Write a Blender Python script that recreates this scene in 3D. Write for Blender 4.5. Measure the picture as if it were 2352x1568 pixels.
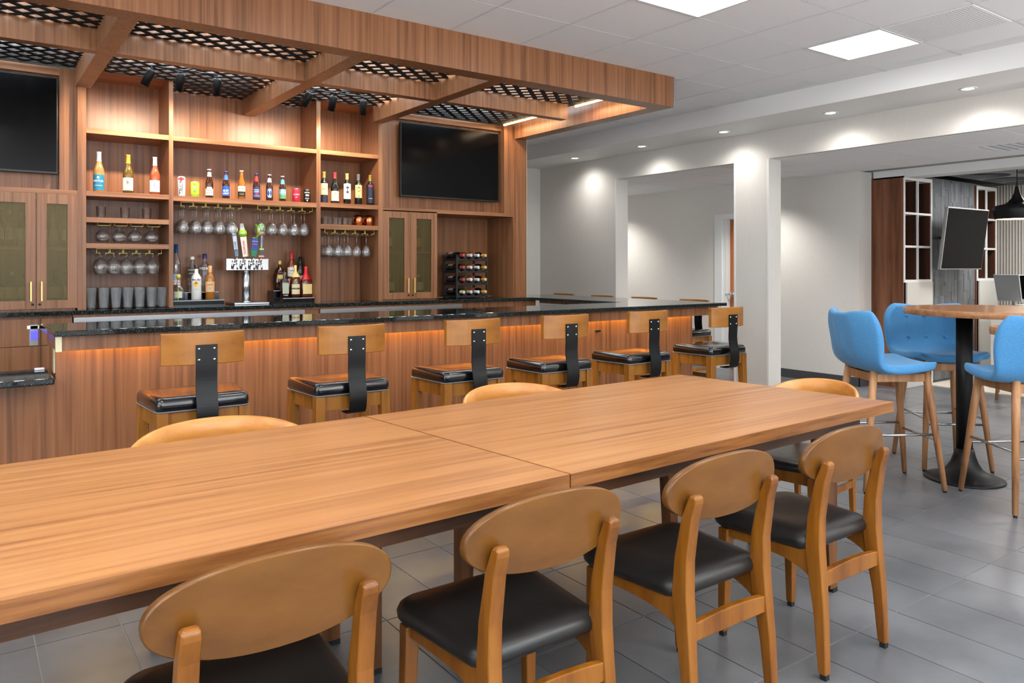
import bpy, math, random
from mathutils import Vector, Matrix, Quaternion
random.seed(7)
PI=math.pi
for o in list(bpy.data.objects): bpy.data.objects.remove(o)
SC=bpy.context.scene
COL=SC.collection
# ---------------------------------------------------------------- camera
CAM_Z=1.37; YAW=math.radians(35.68156); FPX=1755.0
cd=bpy.data.cameras.new('camera'); cam=bpy.data.objects.new('camera',cd); COL.objects.link(cam)
cam.location=(0,0,CAM_Z); cam.rotation_euler=(PI/2,0,-YAW)
cd.sensor_width=36; cd.lens=FPX/2352*36; cd.shift_y=(612-784)/2352; cd.clip_start=.05; cd.clip_end=60
SC.camera=cam
# ---------------------------------------------------------------- world, exposure
w=bpy.data.worlds.new('world'); SC.world=w; w.use_nodes=True
w.node_tree.nodes['Background'].inputs[0].default_value=(.80,.88,1,1)
w.node_tree.nodes['Background'].inputs[1].default_value=.5
SC.view_settings.view_transform='Standard'; SC.view_settings.look='None'
SC.cycles.transparent_max_bounces=40; SC.view_settings.gamma=1; SC.view_settings.use_curve_mapping=False
SC.view_settings.exposure=0.75
PANEL_E=8.5      # ceiling light panels
def light(name,kind,loc,rot,energy,color,**k):
    l=bpy.data.lights.new(name,kind); l.energy=energy; l.color=color
    for a,b in k.items(): setattr(l,a,b)
    o=bpy.data.objects.new(name,l); COL.objects.link(o); o.location=loc; o.rotation_euler=rot
    o['label']='light'; return o
def aim(o,t):
    o.rotation_euler=(Vector(t)-Vector(o.location)).to_track_quat('-Z','Y').to_euler()
# daylight from the window wall behind the camera (real openings built further down)
wl=light('window_daylight','AREA',(1.5,-5.7,1.6),(PI/2,0,0),150,(.82,.91,1),shape='RECTANGLE',size=7.5,size_y=2.0)
wl2=light('window_daylight','AREA',(-5.8,1.0,1.6),(PI/2,0,-PI/2),70,(.85,.92,1),shape='RECTANGLE',size=5,size_y=2.0)

# added ambient fill: unseen uplights bounced off the ceiling; corridor and lobby lamps follow
for loc,e,sz in (((.0,-2.6,1.3),150,1.6),((3.6,-2.4,1.3),165,1.4),((-2.6,1.2,1.6),90,1.0),((7.5,.2,1.2),26,.6)):
    light('fill_uplight','AREA',loc,(PI,0,0),e,(1,.985,.96),shape='DISK',size=sz)
for x,y,e in ((7.7,8.62,60),(7.72,5.93,55),(7.72,3.2,45),(7.6,.6,45)):
    light('corridor_downlight','SPOT',(x,y,2.43),(0,0,0),e,(1,.97,.93),spot_size=math.radians(125),spot_blend=.8,shadow_soft_size=.05)
for x,y,e in ((9.9,3.5,26),(10.2,1.6,26)):
    light('lobby_fill','AREA',(x,y,2.44),(0,0,0),e,(1,.98,.95),shape='DISK',size=.5)  # added area lamps without fixtures, put in to light the lobby
# added fill lamps without fixtures over the canopy lattice, brightening the ceiling above it
for x,y,sx,sy,e in ((-.1,4.81,1.2,.5,3),(-.1,5.78,1.2,.7,3),(1.35,4.81,1.0,.5,3),(1.35,5.78,1.0,.7,2.6),(2.52,4.81,.8,.5,2.4),(2.52,5.78,.8,.7,2.4),(3.72,4.81,1.1,.5,3),(3.72,5.78,1.1,.7,3)):
    light('lattice_fill','AREA',(x,y,2.835),(PI,0,0),e*(5 if y<5 else 12),(.78,.92,1),shape='RECTANGLE',size=sx,size_y=sy)
# ---------------------------------------------------------------- materials
def srgb(r,g,b):
    f=lambda c:(c/255/12.92 if c/255<=.04045 else ((c/255+.055)/1.055)**2.4)
    return (f(r),f(g),f(b),1)
MATS={}
def mat(name,col,rough=.5,metal=0,spec=.5,coat=0,emit=0,emitcol=None,sheen=0,trans=0):
    if name in MATS: return MATS[name]
    m=bpy.data.materials.new(name); m.use_nodes=True
    b=m.node_tree.nodes['Principled BSDF']
    b.inputs['Base Color'].default_value=col; b.inputs['Roughness'].default_value=rough
    b.inputs['Metallic'].default_value=metal; b.inputs['Specular IOR Level'].default_value=spec
    b.inputs['Coat Weight'].default_value=coat; b.inputs['Sheen Weight'].default_value=sheen
    if emit:
        b.inputs['Emission Color'].default_value=emitcol or col; b.inputs['Emission Strength'].default_value=emit
    # faint procedural mottling of the roughness so nothing is perfectly uniform
    t=m.node_tree; tc=t.nodes.new('ShaderNodeTexCoord'); n=t.nodes.new('ShaderNodeTexNoise'); n.inputs['Scale'].default_value=14
    mr=t.nodes.new('ShaderNodeMapRange'); mr.inputs['To Min'].default_value=max(0,rough-.03); mr.inputs['To Max'].default_value=min(1,rough+.05)
    t.links.new(tc.outputs['Object'],n.inputs['Vector']); t.links.new(n.outputs['Fac'],mr.inputs['Value']); t.links.new(mr.outputs[0],b.inputs['Roughness'])
    MATS[name]=m; return m
def wood(name,dark,mid,light_,axis='z',fine=26,long=.9,rough=.42,rings=.5,coat=0,spec=.4):
    m=bpy.data.materials.new(name); m.use_nodes=True; t=m.node_tree; N=t.nodes; L=t.links
    b=N['Principled BSDF']; tc=N.new('ShaderNodeTexCoord'); mp=N.new('ShaderNodeMapping')
    s=[fine]*3; s['xyz'.index(axis)]=long; mp.inputs['Scale'].default_value=s
    L.new(tc.outputs['Object'],mp.inputs['Vector'])
    n1=N.new('ShaderNodeTexNoise'); n1.inputs['Scale'].default_value=1; n1.inputs['Detail'].default_value=7; n1.inputs['Roughness'].default_value=.62; n1.inputs['Distortion'].default_value=.25
    L.new(mp.outputs[0],n1.inputs['Vector'])
    mp2=N.new('ShaderNodeMapping'); s2=[fine*.24]*3; s2['xyz'.index(axis)]=long*.42; mp2.inputs['Scale'].default_value=s2
    L.new(tc.outputs['Object'],mp2.inputs['Vector'])
    n2=N.new('ShaderNodeTexNoise'); n2.inputs['Scale'].default_value=1; n2.inputs['Detail'].default_value=3; n2.inputs['Distortion'].default_value=.6
    L.new(mp2.outputs[0],n2.inputs['Vector'])
    # cathedral figure: sine of the large noise
    ma=N.new('ShaderNodeMath'); ma.operation='MULTIPLY'; ma.inputs[1].default_value=44; L.new(n2.outputs['Fac'],ma.inputs[0])
    ms=N.new('ShaderNodeMath'); ms.operation='SINE'; L.new(ma.outputs[0],ms.inputs[0])
    mm=N.new('ShaderNodeMath'); mm.operation='MULTIPLY_ADD'; mm.inputs[1].default_value=.065*rings; L.new(ms.outputs[0],mm.inputs[0]); L.new(n1.outputs['Fac'],mm.inputs[2])
    m3=N.new('ShaderNodeMath'); m3.operation='MULTIPLY_ADD'; m3.inputs[1].default_value=.38; m3.inputs[2].default_value=-.19
    L.new(n2.outputs['Fac'],m3.inputs[0]); m4=N.new('ShaderNodeMath'); m4.operation='ADD'; L.new(m3.outputs[0],m4.inputs[0]); L.new(mm.outputs[0],m4.inputs[1])
    cr=N.new('ShaderNodeValToRGB'); e=cr.color_ramp.elements
    e[0].position=.30; e[0].color=dark; e[1].position=.72; e[1].color=light_
    x=cr.color_ramp.elements.new(.47); x.color=mid
    L.new(m4.outputs[0],cr.inputs['Fac']); L.new(cr.outputs[0],b.inputs['Base Color'])
    b.inputs['Roughness'].default_value=rough; b.inputs['Coat Weight'].default_value=coat; b.inputs['Coat Roughness'].default_value=.2; b.inputs['Specular IOR Level'].default_value=spec
    bp=N.new('ShaderNodeBump'); bp.inputs['Strength'].default_value=.05; bp.inputs['Distance'].default_value=.002
    L.new(n1.outputs['Fac'],bp.inputs['Height']); L.new(bp.outputs[0],b.inputs['Normal'])
    MATS[name]=m; return m
LAM=wood('walnut_laminate_vertical',srgb(106,68,42),srgb(134,88,57),srgb(154,106,72),'z',44,.7,.36,rings=.7)
LAMX=wood('walnut_laminate_horizontal',srgb(104,65,39),srgb(144,94,60),srgb(168,118,80),'x',22,.8,.38)
LAMY=wood('walnut_laminate_depth',srgb(90,56,38),srgb(126,82,60),srgb(150,102,76),'x',30,6,.42)
TAB=wood('table_laminate',srgb(146,94,52),srgb(176,120,70),srgb(194,140,88),'x',34,.8,.28,rings=.3)
TABE=wood('table_edge',srgb(96,56,22),srgb(126,78,38),srgb(148,98,52),'x',60,2.5,.4)
TABD=wood('table_frame_stain',srgb(40,22,8),srgb(74,42,16),srgb(96,56,24),'x',22,1.5,.4)
TLEG=wood('table_leg_stain',srgb(60,34,16),srgb(96,58,28),srgb(120,74,38),'z',22,1.5,.4)
CH=wood('chair_beech',srgb(94,52,8),srgb(126,74,16),srgb(148,94,30),'z',14,1.6,.30,rings=.2,coat=.25)
CHB=wood('chair_back_veneer',srgb(84,50,12),srgb(108,67,20),srgb(130,86,32),'x',4,1.6,.36,rings=.1,coat=.25)
ACH=wood('armchair_veneer',srgb(170,104,40),srgb(204,134,62),srgb(226,160,88),'x',9,1.6,.34,rings=.15,coat=.3)
ST=wood('stool_wood',srgb(112,68,16),srgb(144,92,30),srgb(166,112,46),'z',16,1.6,.38,rings=.3,coat=.15)
STB=wood('stool_back_wood',srgb(128,78,24),srgb(156,100,36),srgb(174,118,52),'x',6,1.6,.36,rings=.3,coat=.2)
OAK=wood('oak_leg',srgb(122,82,52),srgb(160,112,74),srgb(188,142,100),'z',24,1.5,.42,rings=.2)
HTOP=wood('hightop_laminate',srgb(140,92,56),srgb(162,110,70),srgb(178,126,84),'x',26,1.0,.2)
DOORW=wood('door_veneer',srgb(150,82,40),srgb(178,104,56),srgb(196,124,72),'z',16,.9,.4)
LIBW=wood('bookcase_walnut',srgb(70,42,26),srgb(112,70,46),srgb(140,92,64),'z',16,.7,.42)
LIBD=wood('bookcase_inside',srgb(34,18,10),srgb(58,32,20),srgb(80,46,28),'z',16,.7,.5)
def speck(name,base,c2,c3,scale,rough,coat=0):
    m=bpy.data.materials.new(name); m.use_nodes=True; t=m.node_tree; N=t.nodes; L=t.links; b=N['Principled BSDF']
    tc=N.new('ShaderNodeTexCoord'); n=N.new('ShaderNodeTexNoise'); n.inputs['Scale'].default_value=scale; n.inputs['Detail'].default_value=5; n.inputs['Roughness'].default_value=.7
    L.new(tc.outputs['Object'],n.inputs['Vector']); cr=N.new('ShaderNodeValToRGB'); e=cr.color_ramp.elements
    e[0].position=.46; e[0].color=base; e[1].position=.72; e[1].color=c3; x=e.new(.57); x.color=c2
    L.new(n.outputs['Fac'],cr.inputs['Fac']); L.new(cr.outputs[0],b.inputs['Base Color']); b.inputs['Roughness'].default_value=rough; b.inputs['Coat Weight'].default_value=coat
    MATS[name]=m; return m
GRAN=speck('black_granite',srgb(20,24,24),srgb(40,48,48),srgb(120,126,116),150,.045)
def floor_mat():
    m=bpy.data.materials.new('grey_porcelain_tile'); m.use_nodes=True; t=m.node_tree; N=t.nodes; L=t.links; b=N['Principled BSDF']
    ge=N.new('ShaderNodeNewGeometry'); n=N.new('ShaderNodeTexNoise'); n.inputs['Scale'].default_value=1.6; n.inputs['Detail'].default_value=6; n.inputs['Roughness'].default_value=.6
    L.new(ge.outputs['Position'],n.inputs['Vector']); n2=N.new('ShaderNodeTexNoise'); n2.inputs['Scale'].default_value=90; L.new(ge.outputs['Position'],n2.inputs['Vector'])
    oi=N.new('ShaderNodeObjectInfo'); mx=N.new('ShaderNodeMath'); mx.operation='MULTIPLY_ADD'; mx.inputs[1].default_value=.12; L.new(oi.outputs['Random'],mx.inputs[0]); L.new(n.outputs['Fac'],mx.inputs[2])
    m2=N.new('ShaderNodeMath'); m2.operation='MULTIPLY_ADD'; m2.inputs[1].default_value=.08; L.new(n2.outputs['Fac'],m2.inputs[0]); L.new(mx.outputs[0],m2.inputs[2])
    cr=N.new('ShaderNodeValToRGB'); e=cr.color_ramp.elements; e[0].position=.38; e[0].color=srgb(80,82,86); e[1].position=.8; e[1].color=srgb(120,122,126)
    L.new(m2.outputs[0],cr.inputs['Fac']); L.new(cr.outputs[0],b.inputs['Base Color'])
    mr=N.new('ShaderNodeMapRange'); mr.inputs['To Min'].default_value=.26; mr.inputs['To Max'].default_value=.38; L.new(n.outputs['Fac'],mr.inputs['Value']); L.new(mr.outputs[0],b.inputs['Roughness'])
    b.inputs['Specular IOR Level'].default_value=.6
    return m
FLT=floor_mat()
def linen(name,c1,c2,scale=220,rough=.8):
    m=bpy.data.materials.new(name); m.use_nodes=True; t=m.node_tree; N=t.nodes; L=t.links; b=N['Principled BSDF']
    ge=N.new('ShaderNodeNewGeometry'); mp=N.new('ShaderNodeMapping'); mp.inputs['Scale'].default_value=(scale,scale,scale*.06); L.new(ge.outputs['Position'],mp.inputs['Vector'])
    n=N.new('ShaderNodeTexNoise'); n.inputs['Scale'].default_value=1; n.inputs['Detail'].default_value=3; L.new(mp.outputs[0],n.inputs['Vector'])
    cr=N.new('ShaderNodeValToRGB'); e=cr.color_ramp.elements; e[0].position=.3; e[0].color=c1; e[1].position=.7; e[1].color=c2
    L.new(n.outputs['Fac'],cr.inputs['Fac']); L.new(cr.outputs[0],b.inputs['Base Color']); b.inputs['Roughness'].default_value=rough
    return m
WALL=linen('grey_linen_wallcovering',srgb(212,208,201),srgb(218,214,207))
PAINT=mat('white_paint',srgb(228,228,226),.6)
CEIL=mat('white_ceiling_tile',srgb(234,235,237),.85)
GRIDM=mat('ceiling_grid_metal',srgb(214,215,216),.5)
DARKJ=mat('ceiling_joint',srgb(150,150,150),.9)
GROUT=mat('light_grout',srgb(158,156,152),.8)
BASEB=mat('dark_grey_rubber_base',srgb(70,70,72),.5)
BLK=mat('black_metal',srgb(9,10,11),.45,spec=.35)
BLKG=mat('black_gloss',srgb(8,9,10),.12)
BLKM=mat('black_matte',srgb(20,20,21),.7)
LATM=mat('black_lattice',srgb(12,11,11),.75)
STEEL=mat('brushed_steel',srgb(190,192,194),.28,1)
CHR=mat('chrome',srgb(225,226,228),.12,1)
BRASS=mat('brass',srgb(226,200,120),.35,.8)
CREAM=mat('cream_metal_trim',srgb(206,196,160),.35,.3)
WHP=mat('white_panel',srgb(205,212,220),.4)
SCREEN=mat('tv_screen',srgb(6,6,7),.16,0,.12)
BEZ=mat('tv_bezel',srgb(14,14,15),.35)
SILV=mat('silver_bezel',srgb(190,192,194),.35,.6)
LEATHER=mat('black_leather',srgb(30,29,28),.34,0,.55)
VINYL=mat('black_glossy_vinyl',srgb(14,14,16),.2,0,.6,coat=.4)
PIPE=mat('piping',srgb(110,112,118),.3)
RUB=mat('rubber_foot',srgb(18,18,18),.7)
COPPER=mat('hammered_copper',srgb(205,128,86),.22,1)
LEDW=mat('led_warm',srgb(255,206,150),.5,emit=14,emitcol=(1,.60,.24,1))
LEDO=mat('led_amber',srgb(255,170,80),.5,emit=5,emitcol=(1,.55,.12,1))
PANELM=mat('light_panel_diffuser',srgb(250,250,248),.5,emit=PANEL_E,emitcol=(1,1,.985,1))
DOWN=mat('downlight_lens',srgb(255,250,245),.5,emit=14,emitcol=(1,.98,.95,1))
BLUEL=mat('blue_screen',srgb(70,70,255),.5,emit=1.2,emitcol=(.06,.05,1,1))
def fabric(name,c1,c2):
    m=bpy.data.materials.new(name); m.use_nodes=True; t=m.node_tree; N=t.nodes; L=t.links; b=N['Principled BSDF']
    tc=N.new('ShaderNodeTexCoord'); n=N.new('ShaderNodeTexNoise'); n.inputs['Scale'].default_value=320; L.new(tc.outputs['Object'],n.inputs['Vector'])
    cr=N.new('ShaderNodeValToRGB'); e=cr.color_ramp.elements; e[0].position=.35; e[0].color=c1; e[1].position=.65; e[1].color=c2
    L.new(n.outputs['Fac'],cr.inputs['Fac']); L.new(cr.outputs[0],b.inputs['Base Color']); b.inputs['Roughness'].default_value=.9; b.inputs['Sheen Weight'].default_value=.25
    b.inputs['Sheen Tint'].default_value=(.7,.85,1,1)
    bp=N.new('ShaderNodeBump'); bp.inputs['Strength'].default_value=.1; bp.inputs['Distance'].default_value=.001; L.new(n.outputs['Fac'],bp.inputs['Height']); L.new(bp.outputs[0],b.inputs['Normal'])
    return m
BLUE=fabric('blue_wool_fabric',srgb(54,122,174),srgb(80,146,196))
def thin_glass(name,tint=(1,1,1,1),f=1.0,alpha=0,rough=.02):
    m=bpy.data.materials.new(name); m.use_nodes=True; t=m.node_tree; N=t.nodes; L=t.links; N.clear()
    o=N.new('ShaderNodeOutputMaterial'); tr=N.new('ShaderNodeBsdfTransparent'); tr.inputs[0].default_value=tint
    g=N.new('ShaderNodeBsdfGlossy'); g.inputs['Roughness'].default_value=rough
    lw=N.new('ShaderNodeLayerWeight'); lw.inputs['Blend'].default_value=.28
    ma=N.new('ShaderNodeMath'); ma.operation='MULTIPLY_ADD'; ma.inputs[1].default_value=.75*f; ma.inputs[2].default_value=.05; L.new(lw.outputs['Facing'],ma.inputs[0])
    mx=N.new('ShaderNodeMixShader'); L.new(ma.outputs[0],mx.inputs[0]); L.new(tr.outputs[0],mx.inputs[1]); L.new(g.outputs[0],mx.inputs[2])
    df=N.new('ShaderNodeBsdfDiffuse'); df.inputs[0].default_value=(.8,.82,.84,1); m2=N.new('ShaderNodeMixShader'); m2.inputs[0].default_value=alpha; L.new(mx.outputs[0],m2.inputs[1]); L.new(df.outputs[0],m2.inputs[2])
    L.new(m2.outputs[0],o.inputs[0]); MATS[name]=m; return m
GLASS=thin_glass('clear_glass',(.985,.985,.985,1),1.3,.02)
PINT=thin_glass('pint_glass',(.985,.985,.985,1),1.4,.09)
GAMB=mat('amber_bottle_glass',srgb(60,28,12),.08,0,.8)
GGRN=mat('dark_green_bottle_glass',srgb(14,20,12),.08,0,.8)
GOLV=mat('olive_bottle_glass',srgb(96,74,16),.1,0,.8)
GROSE=mat('rose_wine_glass',srgb(150,74,44),.1,0,.8)
GPEACH=mat('pale_wine_glass',srgb(170,128,72),.1,0,.8)
GGOLD=mat('golden_liquor_glass',srgb(160,98,26),.1,0,.8)
GCLR=thin_glass('clear_bottle_glass',(.90,.93,.95,1),1.3)
GREY=mat('frosted_grey_glass',srgb(120,124,128),.25,0,.5)
def mesh_mat():   # woven wire screen behind the cabinet glass
    m=bpy.data.materials.new('bronze_mesh_glass'); m.use_nodes=True; t=m.node_tree; N=t.nodes; L=t.links; N.clear()
    o=N.new('ShaderNodeOutputMaterial'); tr=N.new('ShaderNodeBsdfTransparent'); tr.inputs[0].default_value=(.80,.76,.62,1)
    b=N.new('ShaderNodeBsdfPrincipled'); b.inputs['Base Color'].default_value=srgb(112,98,62); b.inputs['Roughness'].default_value=.3; b.inputs['Metallic'].default_value=.3
    tc=N.new('ShaderNodeTexCoord'); mp=N.new('ShaderNodeMapping'); mp.inputs['Rotation'].default_value=(0,PI/4,0); mp.inputs['Scale'].default_value=(260,260,260)
    L.new(tc.outputs['Object'],mp.inputs['Vector']); ck=N.new('ShaderNodeTexChecker'); ck.inputs['Scale'].default_value=1; L.new(mp.outputs[0],ck.inputs['Vector'])
    ma=N.new('ShaderNodeMath'); ma.operation='MULTIPLY_ADD'; ma.inputs[1].default_value=.20; ma.inputs[2].default_value=.22; L.new(ck.outputs['Fac'],ma.inputs[0])
    mx=N.new('ShaderNodeMixShader'); L.new(ma.outputs[0],mx.inputs[0]); L.new(tr.outputs[0],mx.inputs[1]); L.new(b.outputs[0],mx.inputs[2]); L.new(mx.outputs[0],o.inputs[0]); return m
MESHG=mesh_mat()

# ---------------------------------------------------------------- mesh builder
class G:
    def __init__(s): s.v=[]; s.f=[]; s.sm=[]
    def add(s,vs,fs,smooth=False):
        n=len(s.v); s.v+= [tuple(p) for p in vs]; s.f+=[tuple(i+n for i in f) for f in fs]; s.sm+=[smooth]*len(fs); return s
    def box(s,x0,x1,y0,y1,z0,z1):
        return s.add([(x0,y0,z0),(x1,y0,z0),(x1,y1,z0),(x0,y1,z0),(x0,y0,z1),(x1,y0,z1),(x1,y1,z1),(x0,y1,z1)],
            [(0,3,2,1),(4,5,6,7),(0,1,5,4),(1,2,6,5),(2,3,7,6),(3,0,4,7)])
    def prism(s,poly,z0,z1):
        n=len(poly); vs=[(x,y,z0) for x,y in poly]+[(x,y,z1) for x,y in poly]
        fs=[tuple(range(n-1,-1,-1)),tuple(range(n,2*n))]+[(i,(i+1)%n,n+(i+1)%n,n+i) for i in range(n)]
        return s.add(vs,fs)
    def tube(s,pts,r,n=10,cap=True,smooth=True):
        pts=[Vector(p) for p in pts]; rs=r if isinstance(r,(list,tuple)) else [r]*len(pts); vs=[];fs=[]
        up=None
        for i,p in enumerate(pts):
            d=(pts[min(i+1,len(pts)-1)]-pts[max(i-1,0)]).normalized()
            if up is None: up=Vector((0,0,1)) if abs(d.z)<.9 else Vector((1,0,0))
            a=d.cross(up)
            if a.length<1e-5: a=d.cross(Vector((0,1,0)))
            a.normalize(); b=d.cross(a).normalized(); up=-b if False else up
            for k in range(n):
                t=2*PI*k/n; vs.append(p+a*(math.cos(t)*rs[i])+b*(math.sin(t)*rs[i]))
        for i in range(len(pts)-1):
            for k in range(n):
                fs.append((i*n+k,i*n+(k+1)%n,(i+1)*n+(k+1)%n,(i+1)*n+k))
        s.add(vs,fs,smooth)
        if cap:
            m=len(s.v)-len(vs); s.f.append(tuple(m+k for k in range(n))[::-1]); s.sm.append(False)
            s.f.append(tuple(m+(len(pts)-1)*n+k for k in range(n))); s.sm.append(False)
        return s
    def lathe(s,prof,c=(0,0,0),n=24,smooth=True,a0=0,a1=2*PI,close=True,mtx=None,cap=False):
        full=abs(a1-a0-2*PI)<1e-6; m=n if full else n+1; vs=[];fs=[]
        for r,z in prof:
            for k in range(m):
                t=a0+(a1-a0)*k/n; p=Vector((r*math.cos(t),r*math.sin(t),z))
                if mtx: p=mtx@p
                vs.append(p+Vector(c))
        for i in range(len(prof)-1):
            for k in range(n):
                k2=(k+1)%m if full else k+1
                fs.append((i*m+k,i*m+k2,(i+1)*m+k2,(i+1)*m+k))
        s.add(vs,fs,smooth)
        if cap and full:
            b=len(s.v)-len(vs)
            if prof[0][0]>1e-4: s.f.append(tuple(b+k for k in range(m))[::-1]); s.sm.append(False)
            if prof[-1][0]>1e-4: s.f.append(tuple(b+(len(prof)-1)*m+k for k in range(m))); s.sm.append(False)
        return s
    def loft(s,rings,cap0=True,cap1=True,smooth=True,closed=True):
        n=len(rings[0]); vs=[p for r in rings for p in r]; fs=[]
        for i in range(len(rings)-1):
            for k in range(n if closed else n-1):
                fs.append((i*n+k,i*n+(k+1)%n,(i+1)*n+(k+1)%n,(i+1)*n+k))
        if cap0: fs.append(tuple(range(n))[::-1])
        if cap1: fs.append(tuple((len(rings)-1)*n+k for k in range(n)))
        return s.add(vs,fs,smooth)
    def mesh(s,name):
        me=bpy.data.meshes.new(name); me.from_pydata(s.v,[],s.f); me.polygons.foreach_set('use_smooth',s.sm); me.update(); return me
def build(name,g,m,parent=None,bevel=0,off=None,loc=None,segs=2,sub=0):
    """one mesh object; vertices given in the parent's frame shifted by off (world base of the thing)"""
    if off is not None: g.v=[(x-off[0],y-off[1],z-off[2]) for x,y,z in g.v]
    o=bpy.data.objects.new(name,g.mesh(name)); COL.objects.link(o)
    if m: o.data.materials.append(m)
    if parent: o.parent=parent
    if loc is not None: o.location=loc
    if bevel:
        b=o.modifiers.new('bevel','BEVEL'); b.width=bevel; b.segments=segs; b.limit_method='ANGLE'; b.angle_limit=.6; b.harden_normals=False
    if sub:
        b=o.modifiers.new('sub','SUBSURF'); b.levels=sub; b.render_levels=sub
    return o
def tag(o,label=None,cat=None,group=None,kind=None):
    if label: o['label']=label
    if cat: o['category']=cat
    if group: o['group']=group
    if kind: o['kind']=kind
    return o
def empty(name,loc,rz=0,label=None,cat=None,group=None,kind=None):
    o=bpy.data.objects.new(name,None); COL.objects.link(o); o.location=loc; o.rotation_euler=(0,0,rz); o.empty_display_size=.05
    return tag(o,label,cat,group,kind)
def dup(root,loc,rz=0,label=None,group=None,scale=None):
    r=root.copy(); COL.objects.link(r); r.location=loc; r.rotation_euler=(0,0,rz)
    if label: r['label']=label
    if group: r['group']=group
    if scale: r.scale=scale if isinstance(scale,tuple) else (scale,)*3
    for ch in list(root.children):
        c=ch.copy(); COL.objects.link(c); c.parent=r
        for g in ch.children:
            d=g.copy(); COL.objects.link(d); d.parent=c
    return r
def box(x0,x1,y0,y1,z0,z1): return G().box(x0,x1,y0,y1,z0,z1)
def T(root,name,g,m,bevel=0,parent=None,**k):
    """part of thing root, g in world coords (unrotated root)"""
    p=parent or root; off=Vector(root.location)
    return build(name,g,m,p,bevel,off=tuple(off),**k)
def struct(name,g,m,bevel=0,parent=None,label=None):
    o=build(name,g,m,parent,bevel); 
    if not parent: o['kind']='structure'
    if label: o['label']=label
    return o
FONT_CACHE={}
def text_mesh(txt,size,bold=False):
    k=(txt,size,bold)
    if k in FONT_CACHE: return FONT_CACHE[k]
    c=bpy.data.curves.new('t','FONT'); c.body=txt; c.size=size; c.align_x='CENTER'; c.align_y='CENTER'; c.offset=size*.018 if bold else 0; c.resolution_u=3
    o=bpy.data.objects.new('t',c); COL.objects.link(o); dg=bpy.context.evaluated_depsgraph_get()
    me=bpy.data.meshes.new_from_object(o.evaluated_get(dg)); bpy.data.objects.remove(o)
    vs=[tuple(v.co) for v in me.vertices]; fs=[tuple(p.vertices) for p in me.polygons]; FONT_CACHE[k]=(vs,fs); return FONT_CACHE[k]

def shape_proj(x,y,z):
    w_=x*math.sin(YAW)+y*math.cos(YAW); u=x*math.cos(YAW)-y*math.sin(YAW)
    if w_<.05: return None
    return (1176+FPX*u/w_,612-FPX*(z-CAM_Z)/w_,w_)
def sees(x,y,z,m=60):
    p=shape_proj(x,y,z); return p is not None and -m<p[0]<2352+m and -m<p[1]<1568+m

# ================================================================= SETTING
WX=6.598; WXB=6.795; FX=8.3; CZ=2.912; SOFX=5.916; SOFZ=2.741; CORZ=2.457; BY=8.507
# floor
X0,X1,Y0,Y1=-6.0,12.2,-6.0,9.2
fl=struct('floor',box(X0,X1,Y0,Y1,-.12,-.004),GROUT)
TW,TL=.2795,.557; cells=[]
i0=int((X0-3.287)/TW)-1
for i in range(i0,i0+70):
    for j in range(-15,16):
        x=3.287+i*TW; y=1.575+j*TL
        if x<X0 or x+TW>X1 or y<Y0 or y+TL>Y1: continue
        cells.append((x,y))
def vis_score(c,z,tw,tl,block):
    x,y=c[0]+tw/2,c[1]+tl/2
    if not sees(x,y,z,120) or block(x,y): return -1
    return 1/shape_proj(x,y,z)[2]
blk=lambda x,y: (y>4.5 and x<5.1) or x>8.3 and y>4.8
sc=sorted(cells,key=lambda c:-vis_score(c,0,TW,TL,blk))
near=[c for c in sc if vis_score(c,0,TW,TL,blk)>0][:285]; ns=set(near)
me=None
for c in near:
    if me is None:
        g=box(.0024,TW-.0024,.0024,TL-.0024,-.004,0); o=build('floor_tile',g,FLT,fl,.0008,loc=(c[0],c[1],0),segs=1); me=o
    else:
        o=me.copy(); COL.objects.link(o); o.location=(c[0],c[1],0)
g=G()
for c in cells:
    if c not in ns: g.box(c[0]+.0024,c[0]+TW-.0024,c[1]+.0024,c[1]+TL-.0024,-.004,0)
o=build('floor_tile_field',g,FLT,fl); o['kind']='stuff'
# ceilings
ce=struct('ceiling',box(X0,WXB,Y0,9.2,CZ+.012,CZ+.12),DARKJ)
CTW=.558; cc=[]
LIGHTC=set(); 
gx=lambda i:4.80-.0+i*CTW+.012
gy=lambda j:3.175+j*CTW-CTW
for i in range(-20,5):
    for j in range(-17,13):
        x=gx(i); y=gy(j)
        if x<X0 or x>SOFX+.02 or y<Y0 or y>BY: continue
        cc.append((i,j))
panels=[(0,0)]+[(0-3*k,0) for k in range(1,7)]+[(-3*k,-4) for k in range(-0,7)]+[(-3*k,-8) for k in range(0,7)]+[(-3*k,-12) for k in range(0,7)]
panels=set(panels)
bl2=lambda x,y: y>4.35 and x<4.6
cs=sorted([c for c in cc if c not in panels],key=lambda c:-vis_score((gx(c[0]),gy(c[1])),CZ,CTW,CTW,bl2))
cn=[c for c in cs if vis_score((gx(c[0]),gy(c[1])),CZ,CTW,CTW,bl2)>0][:200]; cns=set(cn); me=None
for c in cn:
    x,y=gx(c[0]),gy(c[1])
    if me is None:
        me=o=build('ceiling_tile',box(.008,CTW-.008,.008,CTW-.008,0,.012),CEIL,ce,loc=(x,y,CZ))
    else:
        o=me.copy(); COL.objects.link(o); o.location=(x,y,CZ)
    if c==(0,-1):   # perforated return-air tile
        pass
g=G(); 
for c in cc:
    if c not in cns and c not in panels: g.box(gx(c[0])+.008,gx(c[0])+CTW-.008,gy(c[1])+.008,gy(c[1])+CTW-.008,CZ,CZ+.012)
o=build('ceiling_tile_field',g,CEIL,ce); o['kind']='stuff'
g=G()
for i in range(-20,5):
    x=gx(i)
    if X0<x<SOFX: g.box(x-.005,x+.003,Y0,BY,CZ-.002,CZ+.012)
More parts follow.
